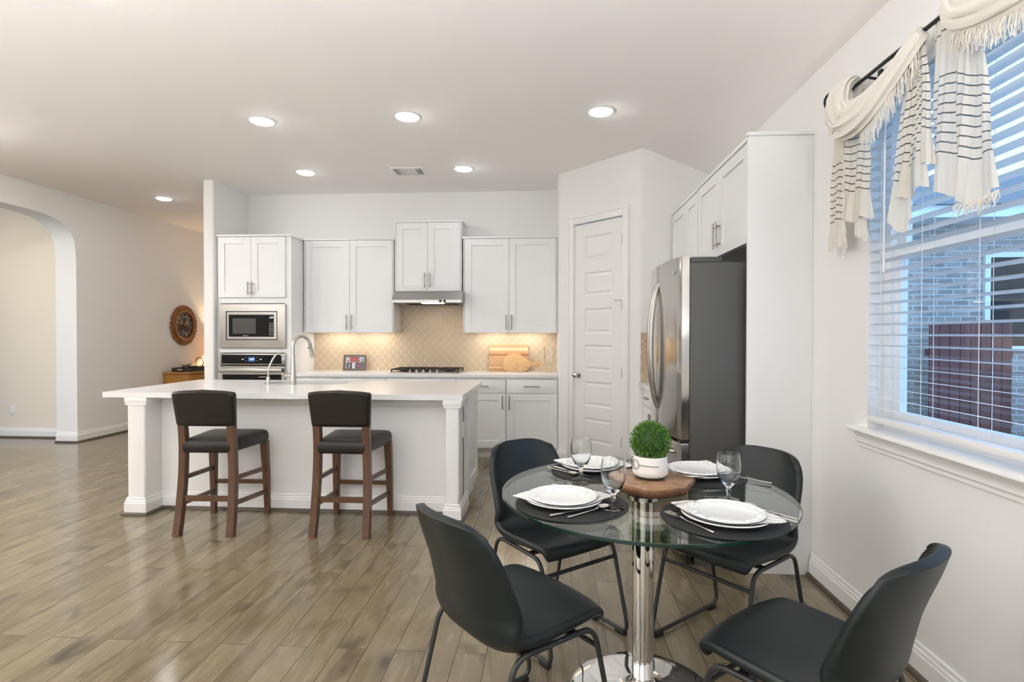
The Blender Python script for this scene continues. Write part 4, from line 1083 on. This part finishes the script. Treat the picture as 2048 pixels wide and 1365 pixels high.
for k in range(3000):
    z = rr.uniform(-.88, 1); a = rr.uniform(0, 2 * PI); s = math.sqrt(1 - z * z); d_ = Vector((s * math.cos(a), s * math.sin(a), z))
    p = CB + d_ * rr.uniform(.058, .0745); ax = (d_ + Vector((rr.uniform(-1, 1), rr.uniform(-1, 1), rr.uniform(-.6, 1))) * .75).normalized()
    sd = ax.cross(Vector((rr.uniform(-1, 1), rr.uniform(-1, 1), rr.uniform(-1, 1)))).normalized(); L_, W_ = rr.uniform(.006, .0095), rr.uniform(.0020, .0032); nm = ax.cross(sd)
    v = [lf.bm.verts.new(q) for q in (p, p + ax * L_ * .5 + sd * W_ + nm * .0006, p + ax * L_, p + ax * L_ * .5 - sd * W_ + nm * .0006)]
    lf._face(v, False)
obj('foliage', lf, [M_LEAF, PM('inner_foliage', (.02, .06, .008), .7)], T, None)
# ================================================================== WINDOW
T = bpy.data.objects.new('window_1', None); link(T); T['kind'] = 'structure'; T['label'] = 'white double-hung window in the right wall'
WX = RW + .105                                    # plane of the sash
f = B()
f.box(RW + .07, RW + .145, WY1 - .045, WY1, WZ0 + .045, WZ1 - .045); f.box(RW + .07, RW + .145, WY0, WY0 + .045, WZ0 + .045, WZ1 - .045)
f.box(RW + .07, RW + .145, WY0, WY1, WZ0, WZ0 + .045); f.box(RW + .07, RW + .145, WY0, WY1, WZ1 - .045, WZ1)
obj('window_frame', f, M_TRIM, T, 30)
MR = 1.715
for nm, z0, z1, xo in (('upper_sash', MR - .03, WZ1 - .04, .022), ('lower_sash', WZ0 + .04, MR + .03, 0)):
    s_ = B().ringprism(rrect(WY0 + .04, WY1 - .04, z0, z1, .002, 1), rrect(WY0 + .085, WY1 - .085, z0 + .048, z1 - .048, .002, 1), WX - .016 + xo, WX + .010 + xo, 'x')
    q = obj(nm, s_, M_TRIM, T, 30)
    obj('pane', B().box(WX - .004 + xo, WX + .001 + xo, WY0 + .084, WY1 - .084, z0 + .047, z1 - .047), M_PANE, q)
SIP = [(-.0, .018), (-.0, .0), (.10, 0)]
sl = B().prism([(RW - .045, .898), (RW - .050, .905), (RW - .048, .914), (RW - .040, .918), (RW, .918), (RW, .898)], WY0 - .09, WY1 + .09, 'y')
sl.box(RW, RW + .149, WY0 + .001, WY1 - .001, .897, .918)
obj('window_sill', sl, M_TRIM, T, 30)
apn = B().prism([(RW - .0005, .898), (RW - .030, .898), (RW - .028, .888), (RW - .020, .878), (RW - .016, .862), (RW - .018, .852), (RW - .012, .842), (RW - .012, .828), (RW - .0005, .822)], WY0 - .06, WY1 + .06, 'y')
obj('apron', apn, M_TRIM, T, 30)
# blinds
T = thing('window_blind', 'white horizontal slat blind lowered over the window', 'blind', (RW + .014, (WY0 + WY1) / 2, WZ0))
hl = (WY1 - WY0) / 2 - .012; sb = B(); zz = .100; tl = math.radians(9)
while zz < 1.47:
    P = [(-.025, 0), (-.012, .0018), (0, .0024), (.012, .0018), (.025, 0), (.012, -.0006), (0, 0), (-.012, -.0006)]
    sb.prism([(x * math.cos(tl) + z * math.sin(tl), zz - x * math.sin(tl) + z) for x, z in P], -hl, hl, 'y'); zz += .0468
obj('slats', sb, M_BLIND, T, 40)
obj('bottom_rail', B().box(-.028, .022, -hl, hl, .036, .062, .005), M_BLIND, T)
obj('head_rail', B().box(-.030, .030, -hl, hl, 1.48, 1.53, .003), M_BLIND, T)
M_CORD = PM('white_cord', (.8, .8, .8), .7)
for i, y in enumerate((hl - .10, hl - .37, hl - .66, hl - .95, hl - 1.25, hl - 1.55)):
    if y < -hl: continue
    obj('ladder_cord', B().tube([(-.0262, y, .05), (-.0262, y, 1.49)], .0011, 5).tube([(.0262, y + .01, .05), (.0262, y + .01, 1.49)], .0011, 5), M_CORD, T)
obj('tilt_wand', B().tube([(-.034, hl - .135, .70), (-.034, hl - .135, 1.48)], .0045, 8), M_PLASTIC, T)
# curtain rod
M_ROD = PM('black_rod', (.008, .008, .009), .4)
T = thing('curtain_rod', 'black metal curtain rod above the window, mostly wrapped by scarves', 'curtain rod', (1.40, 2.80, 2.487))
obj('rod', B().tube([(0, .02, 0), (0, -2.2, 0)], .0085, 12), M_ROD, T)
obj('finial', B().tube([(.05 * math.cos(a), .02, .0 + .05 * math.sin(a)) for a in [PI * .35 + PI * 1.0 * k / 12 for k in range(13)]], .006, 8), M_ROD, T)
for y in (-.245, -1.9): obj('bracket', B().tube([(0, y, 0), (.060, y, -.012)], .006, 8).box(.055, .0665, y - .012, y + .012, -.045, .03), M_ROD, T)
obj('ferrule', B().tube([(0, -.60, 0), (0, -.62, 0)], .0125, 12), M_ROD, T)
# scarves
def tail(ltop, lbot, rbot, rtop, x0, folds, amp, seed, depth=.0, vlen=None, uv0=0.0, sag=0.0):
    """one hanging end: corner points in (y, z); folds run down it; returns a builder"""
    rn = random.Random(seed); ph = rn.uniform(0, 6)
    H = ((ltop[1] + rtop[1]) - (lbot[1] + rbot[1])) / 2
    def fn(u, v):
        v = 1 - v
        a = [ltop[i] * (1 - v) + lbot[i] * v for i in (0, 1)]; c = [rtop[i] * (1 - v) + rbot[i] * v for i in (0, 1)]
        y, z = a[0] * (1 - u) + c[0] * u, a[1] * (1 - u) + c[1] * u
        k = .35 + .65 * v
        x = x0 + depth * v + amp * k * math.sin(folds * 2 * PI * u + ph + .8 * math.sin(2.2 * v)) + .004 * math.sin(23 * u + 9 * v)
        z += -sag * math.sin(PI * u) * v ** 6
        z += -.010 * v * math.sin(folds * 2 * PI * u + ph + 1.2)
        y += .006 * math.sin(7 * v + 4 * u) * v
        return (x, y, z)
    return B().grid(fn, 44, 40, uv=lambda u, v: (u * .3, v * H + uv0))
def fringe(path, L, n, seed, swing=.006):
    rn = random.Random(seed); b = B(); P = [Vector(p) for p in path]; m = len(P) - 1
    for k in range(n):
        t = (k + rn.random()) / n * m; i = min(m - 1, int(t)); p = P[i].lerp(P[i + 1], t - i); l = L * rn.uniform(.6, 1.15)
        q = p + Vector((rn.uniform(-.012, .004), rn.uniform(-swing, swing) * 2, -l)); c = (p + q) / 2 + Vector((rn.uniform(-.006, .004), rn.uniform(-swing, swing), 0))
        b.tube([p, c, q], [.0020, .0017, .0012], 4)
    return b
def bundle(path, rad, flat, seed, wr=9, n=40, ref=(1, 0, 0)):
    """a twisted, wrinkled roll of cloth following a path"""
    rn = random.Random(seed); P = bez([Vector(p) for p in path], 48); m = len(P); b = B(); rings = []
    for i, p in enumerate(P):
        d = (P[min(m - 1, i + 1)] - P[max(0, i - 1)]).normalized(); sx = Vector(ref); sx = (sx - d * sx.dot(d)).normalized(); up = d.cross(sx); t = i / (m - 1)
        r = rad[0] * (1 - t) ** 2 + 2 * rad[1] * t * (1 - t) + rad[2] * t * t; ring = []
        for k in range(n):
            a = 2 * PI * k / n; w = 1 + .13 * math.sin(wr * a + 3.5 * t + seed) + .07 * math.sin(2.3 * wr * a - 5 * t)
            ring.append(b.bm.verts.new(p + sx * math.cos(a) * r * flat * w + up * math.sin(a) * r * w))
        rings.append(ring)
    for A, C in zip(rings, rings[1:]):
        for k in range(n): b._face([A[k], A[(k + 1) % n], C[(k + 1) % n], C[k]])
    b._face(rings[0][::-1]); b._face(rings[-1]); return b
T = thing('scarf_valance', 'cream gauze scarf with black stripes wound on the left end of the curtain rod', 'curtain', (0, 0, 0), 0, 'striped scarves draped over the curtain rod')
obj('swag', bundle([(1.385, 2.735, 2.40), (1.355, 2.62, 2.325), (1.350, 2.47, 2.315), (1.365, 2.32, 2.375), (1.385, 2.165, 2.475)], (.105, .052, .042), .55, 1), M_FRINGE, T, 60)
obj('rod_wrap', bundle([(1.425, 2.760, 2.36), (1.436, 2.745, 2.45), (1.415, 2.725, 2.505), (1.385, 2.705, 2.512), (1.352, 2.690, 2.470), (1.338, 2.675, 2.40), (1.345, 2.640, 2.325)], (.026, .030, .034), 2.3, 4, 9, 48, (0, 1, .0)), M_FRINGE, T, 60)
tl_ = obj('hanging_end', tail((2.825, 2.36), (2.885, 1.775), (2.715, 1.762), (2.728, 2.34), 1.400, 1.1, .006, 2), M_LINEN, T, None)
t2_ = obj('hanging_end', tail((2.725, 2.36), (2.700, 1.880), (2.497, 1.862), (2.530, 2.30), 1.394, 1.6, .007, 5), M_LINEN, T, None)
t4_ = obj('hanging_end', tail((2.70, 2.10), (2.650, 1.80), (2.540, 1.765), (2.55, 2.10), 1.406, 1.2, .005, 8, uv0=.6), M_LINEN, T, None)
obj('edge_fringe', fringe([(1.386, 2.712 - .02 * k / 29, 2.30 - .02 * k) for k in range(29)], .045, 90, 3, .006), M_FRINGE, t2_)
t3_ = obj('hanging_end', tail((2.285, 2.36), (2.385, 1.815), (2.235, 1.785), (2.195, 2.44), 1.402, 1.2, .012, 11, sag=.035, uv0=-.03), M_LINEN, T, None)
t5_ = obj('hanging_end', tail((2.245, 2.42), (2.315, 1.885), (2.145, 1.900), (2.165, 2.45), 1.394, 1.5, .008, 12), M_LINEN, T, None)
t6_ = obj('hanging_end', tail((2.19, 2.46), (2.185, 1.98), (2.105, 1.975), (2.155, 2.46), 1.390, 1.0, .006, 14), M_LINEN, T, None)
obj('swag_fringe', fringe([(1.368, 2.52, 2.285), (1.362, 2.44, 2.275), (1.366, 2.34, 2.33), (1.378, 2.26, 2.395), (1.385, 2.18, 2.46)], .115, 200, 7, .010), M_FRINGE, T)
T = thing('scarf_valance', 'cream gauze scarf with black stripes nearer the camera, swag running off the right edge', 'curtain', (0, 0, 0), 0, 'striped scarves draped over the curtain rod')
obj('hanging_end', tail((2.130, 2.50), (2.140, 1.885), (1.968, 1.835), (2.005, 2.52), 1.402, 1.1, .012, 21, sag=.02), M_LINEN, T, None)
u2 = obj('hanging_end', tail((1.998, 2.45), (2.000, 1.800), (1.810, 1.800), (1.880, 2.34), 1.394, 1.4, .013, 25, sag=.02), M_LINEN, T, None)
obj('hem_fringe', fringe([(1.394, 1.99, 1.80), (1.392, 1.90, 1.785), (1.394, 1.815, 1.80)], .045, 70, 26, .012), M_FRINGE, u2)
obj('swag', bundle([(1.385, 2.02, 2.52), (1.37, 1.95, 2.43), (1.365, 1.80, 2.375), (1.36, 1.62, 2.35), (1.365, 1.42, 2.38), (1.385, 1.25, 2.48)], (.045, .085, .050), .5, 9), M_FRINGE, T, 60)
obj('swag_fringe', fringe([(1.375, 1.985, 2.41), (1.365, 1.90, 2.355), (1.36, 1.78, 2.32), (1.355, 1.62, 2.295), (1.36, 1.45, 2.33)], .085, 420, 29, .012), M_FRINGE, T)
# wall outlets
def outlet(label, loc, rz):
    T = thing('wall_outlet', label, 'outlet', loc, rz)
    obj('cover_plate', B().box(-.035, .035, -.006, 0, -.057, .057, .002), M_PLASTIC, T)
    obj('sockets', B().box(-.017, .017, -.0085, -.005, -.045, -.006, .002).box(-.017, .017, -.0085, -.005, .006, .045, .002), M_PLASTIC, T)
outlet('white outlet low on the right wall at the picture edge', (RW, 1.755, .395), RZ)
outlet('white outlet low on the hall wall seen through the arch', (-6.945, 6.725, .355), 0)

# ================================================================== HALLWAY END, LEFT
T = thing('gear_clock', 'round wooden gear-shaped wall clock with roman numerals', 'clock', (LW + .001, 8.445, 1.487), PI / 2)
def ringpts(r, n, teeth=0, a=0.0):
    return [((r + (a if (teeth and (k * teeth * 4 // n) % 4 in (1, 2)) else 0)) * math.cos(2 * PI * k / n), (r + (a if (teeth and (k * teeth * 4 // n) % 4 in (1, 2)) else 0)) * math.sin(2 * PI * k / n)) for k in range(n)]
nT = 34
obj('toothed_rim', B().ringprism(ringpts(.285, nT * 4, nT, .035), ringpts(.255, nT * 4), -.035, -.008, 'y'), M_CLOCKW, T, 30)
rim = B(); prof = [(.262, -.012), (.268, -.040), (.258, -.055), (.230, -.058), (.208, -.050), (.202, -.036), (.202, -.012)]
rim.lathe([(r_, -y_) for r_, y_ in prof] + [(prof[0][0], -prof[0][1])], n=72); rim.move(Matrix.Rotation(PI / 2, 4, 'X'))
obj('frame_ring', rim, M_CLOCKW, T, 40)
obj('bead', B().tube([(.262 * math.cos(2 * PI * k / 60), -.052, .262 * math.sin(2 * PI * k / 60)) for k in range(60)], .006, 8, closed=True).tube([(.205 * math.cos(2 * PI * k / 60), -.048, .205 * math.sin(2 * PI * k / 60)) for k in range(60)], .006, 8, closed=True), M_BRONZE, T)
dl = obj('dial', B().ringprism(ringpts(.128, 72), ringpts(.112, 72), -.034, -.026, 'y').ringprism(ringpts(.206, 72), ringpts(.196, 72), -.034, -.026, 'y'), M_BRONZE, T)
for k, s in enumerate(('XII', 'I', 'II', 'III', 'IIII', 'V', 'VI', 'VII', 'VIII', 'IX', 'X', 'XI')):
    a = PI / 2 - k * PI / 6
    text('numeral', s, .072, (.162 * math.cos(a), -.030, .162 * math.sin(a)), (PI / 2, -(a - PI / 2), 0), M_BRONZE, dl, .004)
for gx, gz, gr in ((0, .068, .034), (-.052, -.03, .042), (.040, -.045, .040)):
    g = B().ringprism([(gx + x, gz + z) for x, z in ringpts(gr, 64, 16, .006)], [(gx + x, gz + z) for x, z in ringpts(gr * .68, 64)], -.038, -.028, 'y')
    for k in range(4):
        a = k * PI / 2 + .3; g.tube([(gx, -.033, gz), (gx + gr * .7 * math.cos(a), -.033, gz + gr * .7 * math.sin(a))], .004, 6)
    obj('gear', g, M_BRONZE, T)
hb_ = B().lathe([(0, -.030), (.040, -.030), (.040, .0), (.034, .012), (0, .014)], n=32); hb_.move(Matrix.Translation((.01, -.040, .010)) @ Matrix.Rotation(PI / 2, 4, 'X'))
obj('hub', hb_, M_COPPER, T)
obj('bridge', B().tube([(0, -.03, .118), (0, -.03, -.118)], .006, 6).tube([(-.118, -.03, 0), (.118, -.03, 0)], .005, 6), M_BRONZE, T)
obj('hour_hand', B().prism([(-.006, 0), (.006, 0), (.003, .09), (0, .105), (-.003, .09)], -.060, -.057, 'y').move(Matrix.Translation((.01, 0, .01)) @ Matrix.Rotation(3.3, 4, 'Y')), M_BLACK, T)
obj('minute_hand', B().prism([(-.005, 0), (.005, 0), (.002, .15), (0, .165), (-.002, .15)], -.064, -.061, 'y').move(Matrix.Translation((.01, 0, .01)) @ Matrix.Rotation(2.9, 4, 'Y')), M_BLACK, T)
T = thing('sideboard', 'honey brown wooden sideboard against the hallway wall under the gear clock', 'sideboard', (LW + .222, 8.70, 0))
obj('case', B().box(-.20, .195, -.72, .72, .08, .742, .004), M_SIDEB, T)
obj('top', B().box(-.21, .215, -.745, .745, .742, .772, .006), M_SIDEB, T)
for x in (-.16, .15):
    for y in (-.66, .66): obj('leg', B().box(x - .03, x + .03, y - .03, y + .03, 0, .09, .004), M_SIDEB, T)
for k in range(2):
    dd = obj('door', B().box(.195, .213, -.70 + k * .70, -.01 + k * .70, .12, .54, .004), M_SIDEB, T); obj('knob', B().ball((.222, -.07 + k * .12, .36), .013), M_GOLD, dd)
    dd = obj('drawer', B().box(.195, .213, -.70 + k * .70, -.01 + k * .70, .56, .72, .004), M_SIDEB, T); obj('knob', B().ball((.222, -.35 + k * .70, .64), .013), M_GOLD, dd)
T = thing('serving_tray', 'dark rectangular tray with a pale handle slot on the sideboard', 'tray', (-5.552, 8.30, .772))
o4, i4 = rrect(-.155, .155, -.28, .28, .01, 2), rrect(-.142, .142, -.267, .267, .006, 2)
obj('tray_body', stack(B(), [[(x, y, 0) for x, y in o4], [(x, y, .062) for x, y in o4], [(x, y, .062) for x, y in i4], [(x, y, .008) for x, y in i4]]), PM('espresso_tray', (.02, .013, .010), .35), T)
obj('handle_plate', B().box(-.060, .015, -.2835, -.279, .024, .044, .001), PM('pale_brass', (.62, .52, .36), .35, .8), T)
o = obj('glass_bowl', B().lathe([(0, 0), (.035, 0), (.03, .008), (.010, .020), (.012, .050), (.045, .066), (.074, .100), (.080, .138), (.076, .138), (.070, .104), (.042, .072), (0, .058)], n=36), M_GOBLET, None, 50, (-5.595, 8.20, .7805)); tag(o, 'small clear footed glass bowl standing on the dark tray', 'bowl')
T = thing('ring_sculpture', 'gold ring ornament on the dark tray, half hidden by the wall end', 'ornament', (-5.445, 8.30, .7805))
obj('ring', B().tube([(.062 * math.cos(2 * PI * k / 36), 0, .125 + .072 * math.sin(2 * PI * k / 36)) for k in range(36)], .010, 8, closed=True), M_GOLD, T)
obj('stand', B().box(-.03, .03, -.03, .03, 0, .014, .003).tube([(0, 0, .01), (0, 0, .055)], .008, 8), M_GOLD, T)
T = thing('table_lamp', 'warm table lamp on the sideboard, hidden behind the wall end', 'lamp', (-5.60, 9.22, .772))
obj('lamp_base', B().lathe([(0, 0), (.07, 0), (.07, .012), (.02, .03), (.035, .10), (.045, .16), (.02, .24), (.010, .27), (.010, .36), (0, .36)], n=32), M_GOLD, T)
shd = N('lamp_shade_linen'); shd.color((.8, .66, .45)); tr_ = shd.new('ShaderNodeBsdfTranslucent'); tr_.inputs[0].default_value = (.9, .68, .4, 1); mx_ = shd.new('ShaderNodeMixShader'); mx_.inputs[0].default_value = .6
shd.L(shd.p.outputs[0], mx_.inputs[1]); shd.L(tr_.outputs[0], mx_.inputs[2]); shd.L(mx_.outputs[0], shd.out.inputs[0])
so = obj('lamp_shade', B().lathe([(.165, .30), (.115, .54)], n=40), shd.m, T); so.modifiers.new('thickness', 'SOLIDIFY').thickness = .002
obj('bulb', B().ball((0, 0, .41), .030, 16, 10), EM('warm_bulb', (1.0, .72, .42), 650), T)

# ================================================================== UPLIGHTS ADDED OUT OF VIEW to brighten the ceiling
def fill_uplight(x, y, label, power):
    T = thing('added_uplight', label, 'added uplight', (x, y, 0))
    obj('lamp_base', B().lathe([(0, 0), (.15, 0), (.15, .015), (.02, .03), (.012, .06), (.012, 1.32), (0, 1.32)], n=32), M_BLACK, T)
    obj('lamp_bowl', B().lathe([(0, 1.30), (.06, 1.31), (.14, 1.36), (.18, 1.43), (.175, 1.43), (.135, 1.368), (.05, 1.32), (0, 1.315)], n=40), M_PLASTIC, T)
    obj('bulb', B().ball((0, 0, 1.37), .035, 16, 8), EM('fill_uplight_bulb', (.98, .985, 1.0), power), T)
fill_uplight(1.15, -.2, 'white bowl uplight added unseen in the dining corner to brighten the ceiling', 1300)
fill_uplight(-1.75, -.7, 'white bowl uplight added unseen behind the camera to brighten the ceiling', 5700)
fill_uplight(-4.2, -.5, 'white bowl uplight added unseen at far left to brighten the ceiling', 4200)

# ================================================================== OUTSIDE
def out(name, b, m, label=None, cat=None, kind=None):
    return tag(obj(name, b, m, None, 30), label, cat, None, kind)
out('ground_exterior', B().box(RW + .2, 16, -4, 14, -.18, -.12), M_STONE, None, None, 'structure')
nb = thing('neighbour_house', 'pale brick neighbouring house seen through the blind', 'house', (8.5, 8.1, -.12))
obj('wall', B().box(-5.2, 3.5, -.1, .15, 0, 3.0), M_BRICK, nb)
obj('eave', B().box(-5.4, 3.7, -.55, .15, 3.0, 3.16), M_SOFFIT, nb)
obj('roof', B().prism([(-.6, 3.16), (3.0, 4.5), (3.0, 4.4), (.1, 3.1)], -5.5, 3.8, 'x'), M_SHINGLE, nb)
wf = obj('window', B().ringprism(rrect(-2.55, -1.55, 1.25, 2.6, .01, 1), rrect(-2.48, -1.62, 1.32, 2.53, .01, 1), -.14, -.09, 'y'), M_SOFFIT, nb)
obj('pane', B().box(-2.49, -1.61, -.12, -.11, 1.31, 2.54), M_BLACKG, wf)
T = thing('wood_fence', 'dark red wooden fence section outside the window', 'fence', (5.45, 7.35, -.12))
b = B()
for k in range(8): b.box(-.62 + k * .125, -.62 + k * .125 + .116, 0, .02, .03, 1.62 + .02 * (k % 2))
obj('boards', b, M_FENCE, T); obj('rails', B().box(-.64, .40, .02, .06, .3, .39).box(-.64, .40, .02, .06, 1.2, 1.29), M_FENCE, T)
T = thing('wicker_screen', 'tan woven wicker patio chair beyond the red fence', 'patio chair', (6.20, 7.0, -.12))
b = B()
for k in range(15):
    x = -.32 + k * .05; b.tube([(x - .25 if k > 4 else -.32, -.02, .25 if k > 4 else .25 + (4 - k) * .0), (min(.38, x + .45), -.02, .95)], .008, 5)
    b.tube([(min(.38, x + .45), .0, .25), (x - .25 if k > 4 else -.32, .0, .95)], .008, 5)
obj('woven_back', b, M_WICKER, T)
obj('back_frame', B().tube(fillet([(-.36, 0, .2), (-.36, 0, 1.02), (.42, 0, 1.02), (.42, 0, .2)], .08, 5), .022, 8), M_WICKER, T)
obj('seat_cushion', B().box(-.34, .40, -.58, -.02, .30, .44, .04, 3), PM('patio_cushion', (.45, .43, .40), .9), T)
for x in (-.33, .39):
    for y in (-.55, -.01): obj('leg', B().tube([(x, y, 0), (x, y, .32)], .02, 8), M_WICKER, T)
T = thing('shrub', 'dark green shrub by the neighbouring house wall', 'shrub', (7.6, 7.3, -.12))
b = B(); rr = random.Random(9)
for k in range(900):
    d_ = Vector((rr.gauss(0, 1), rr.gauss(0, 1), rr.gauss(0, 1))).normalized(); p = Vector((0, 0, .55)) + Vector((d_.x * .45, d_.y * .4, d_.z * .52)) * rr.uniform(.7, 1)
    s1 = Vector((rr.gauss(0, 1), rr.gauss(0, 1), rr.gauss(0, 1))).normalized() * .05; s2 = s1.cross(d_).normalized() * .02
    b._face([b.bm.verts.new(q) for q in (p - s1, p + s2, p + s1, p - s2)], False)
obj('foliage', b, M_SHRUB, T, None)
obj('stem', B().tube([(0, 0, 0), (0, 0, .5)], .03, 8), M_SHOE, T)
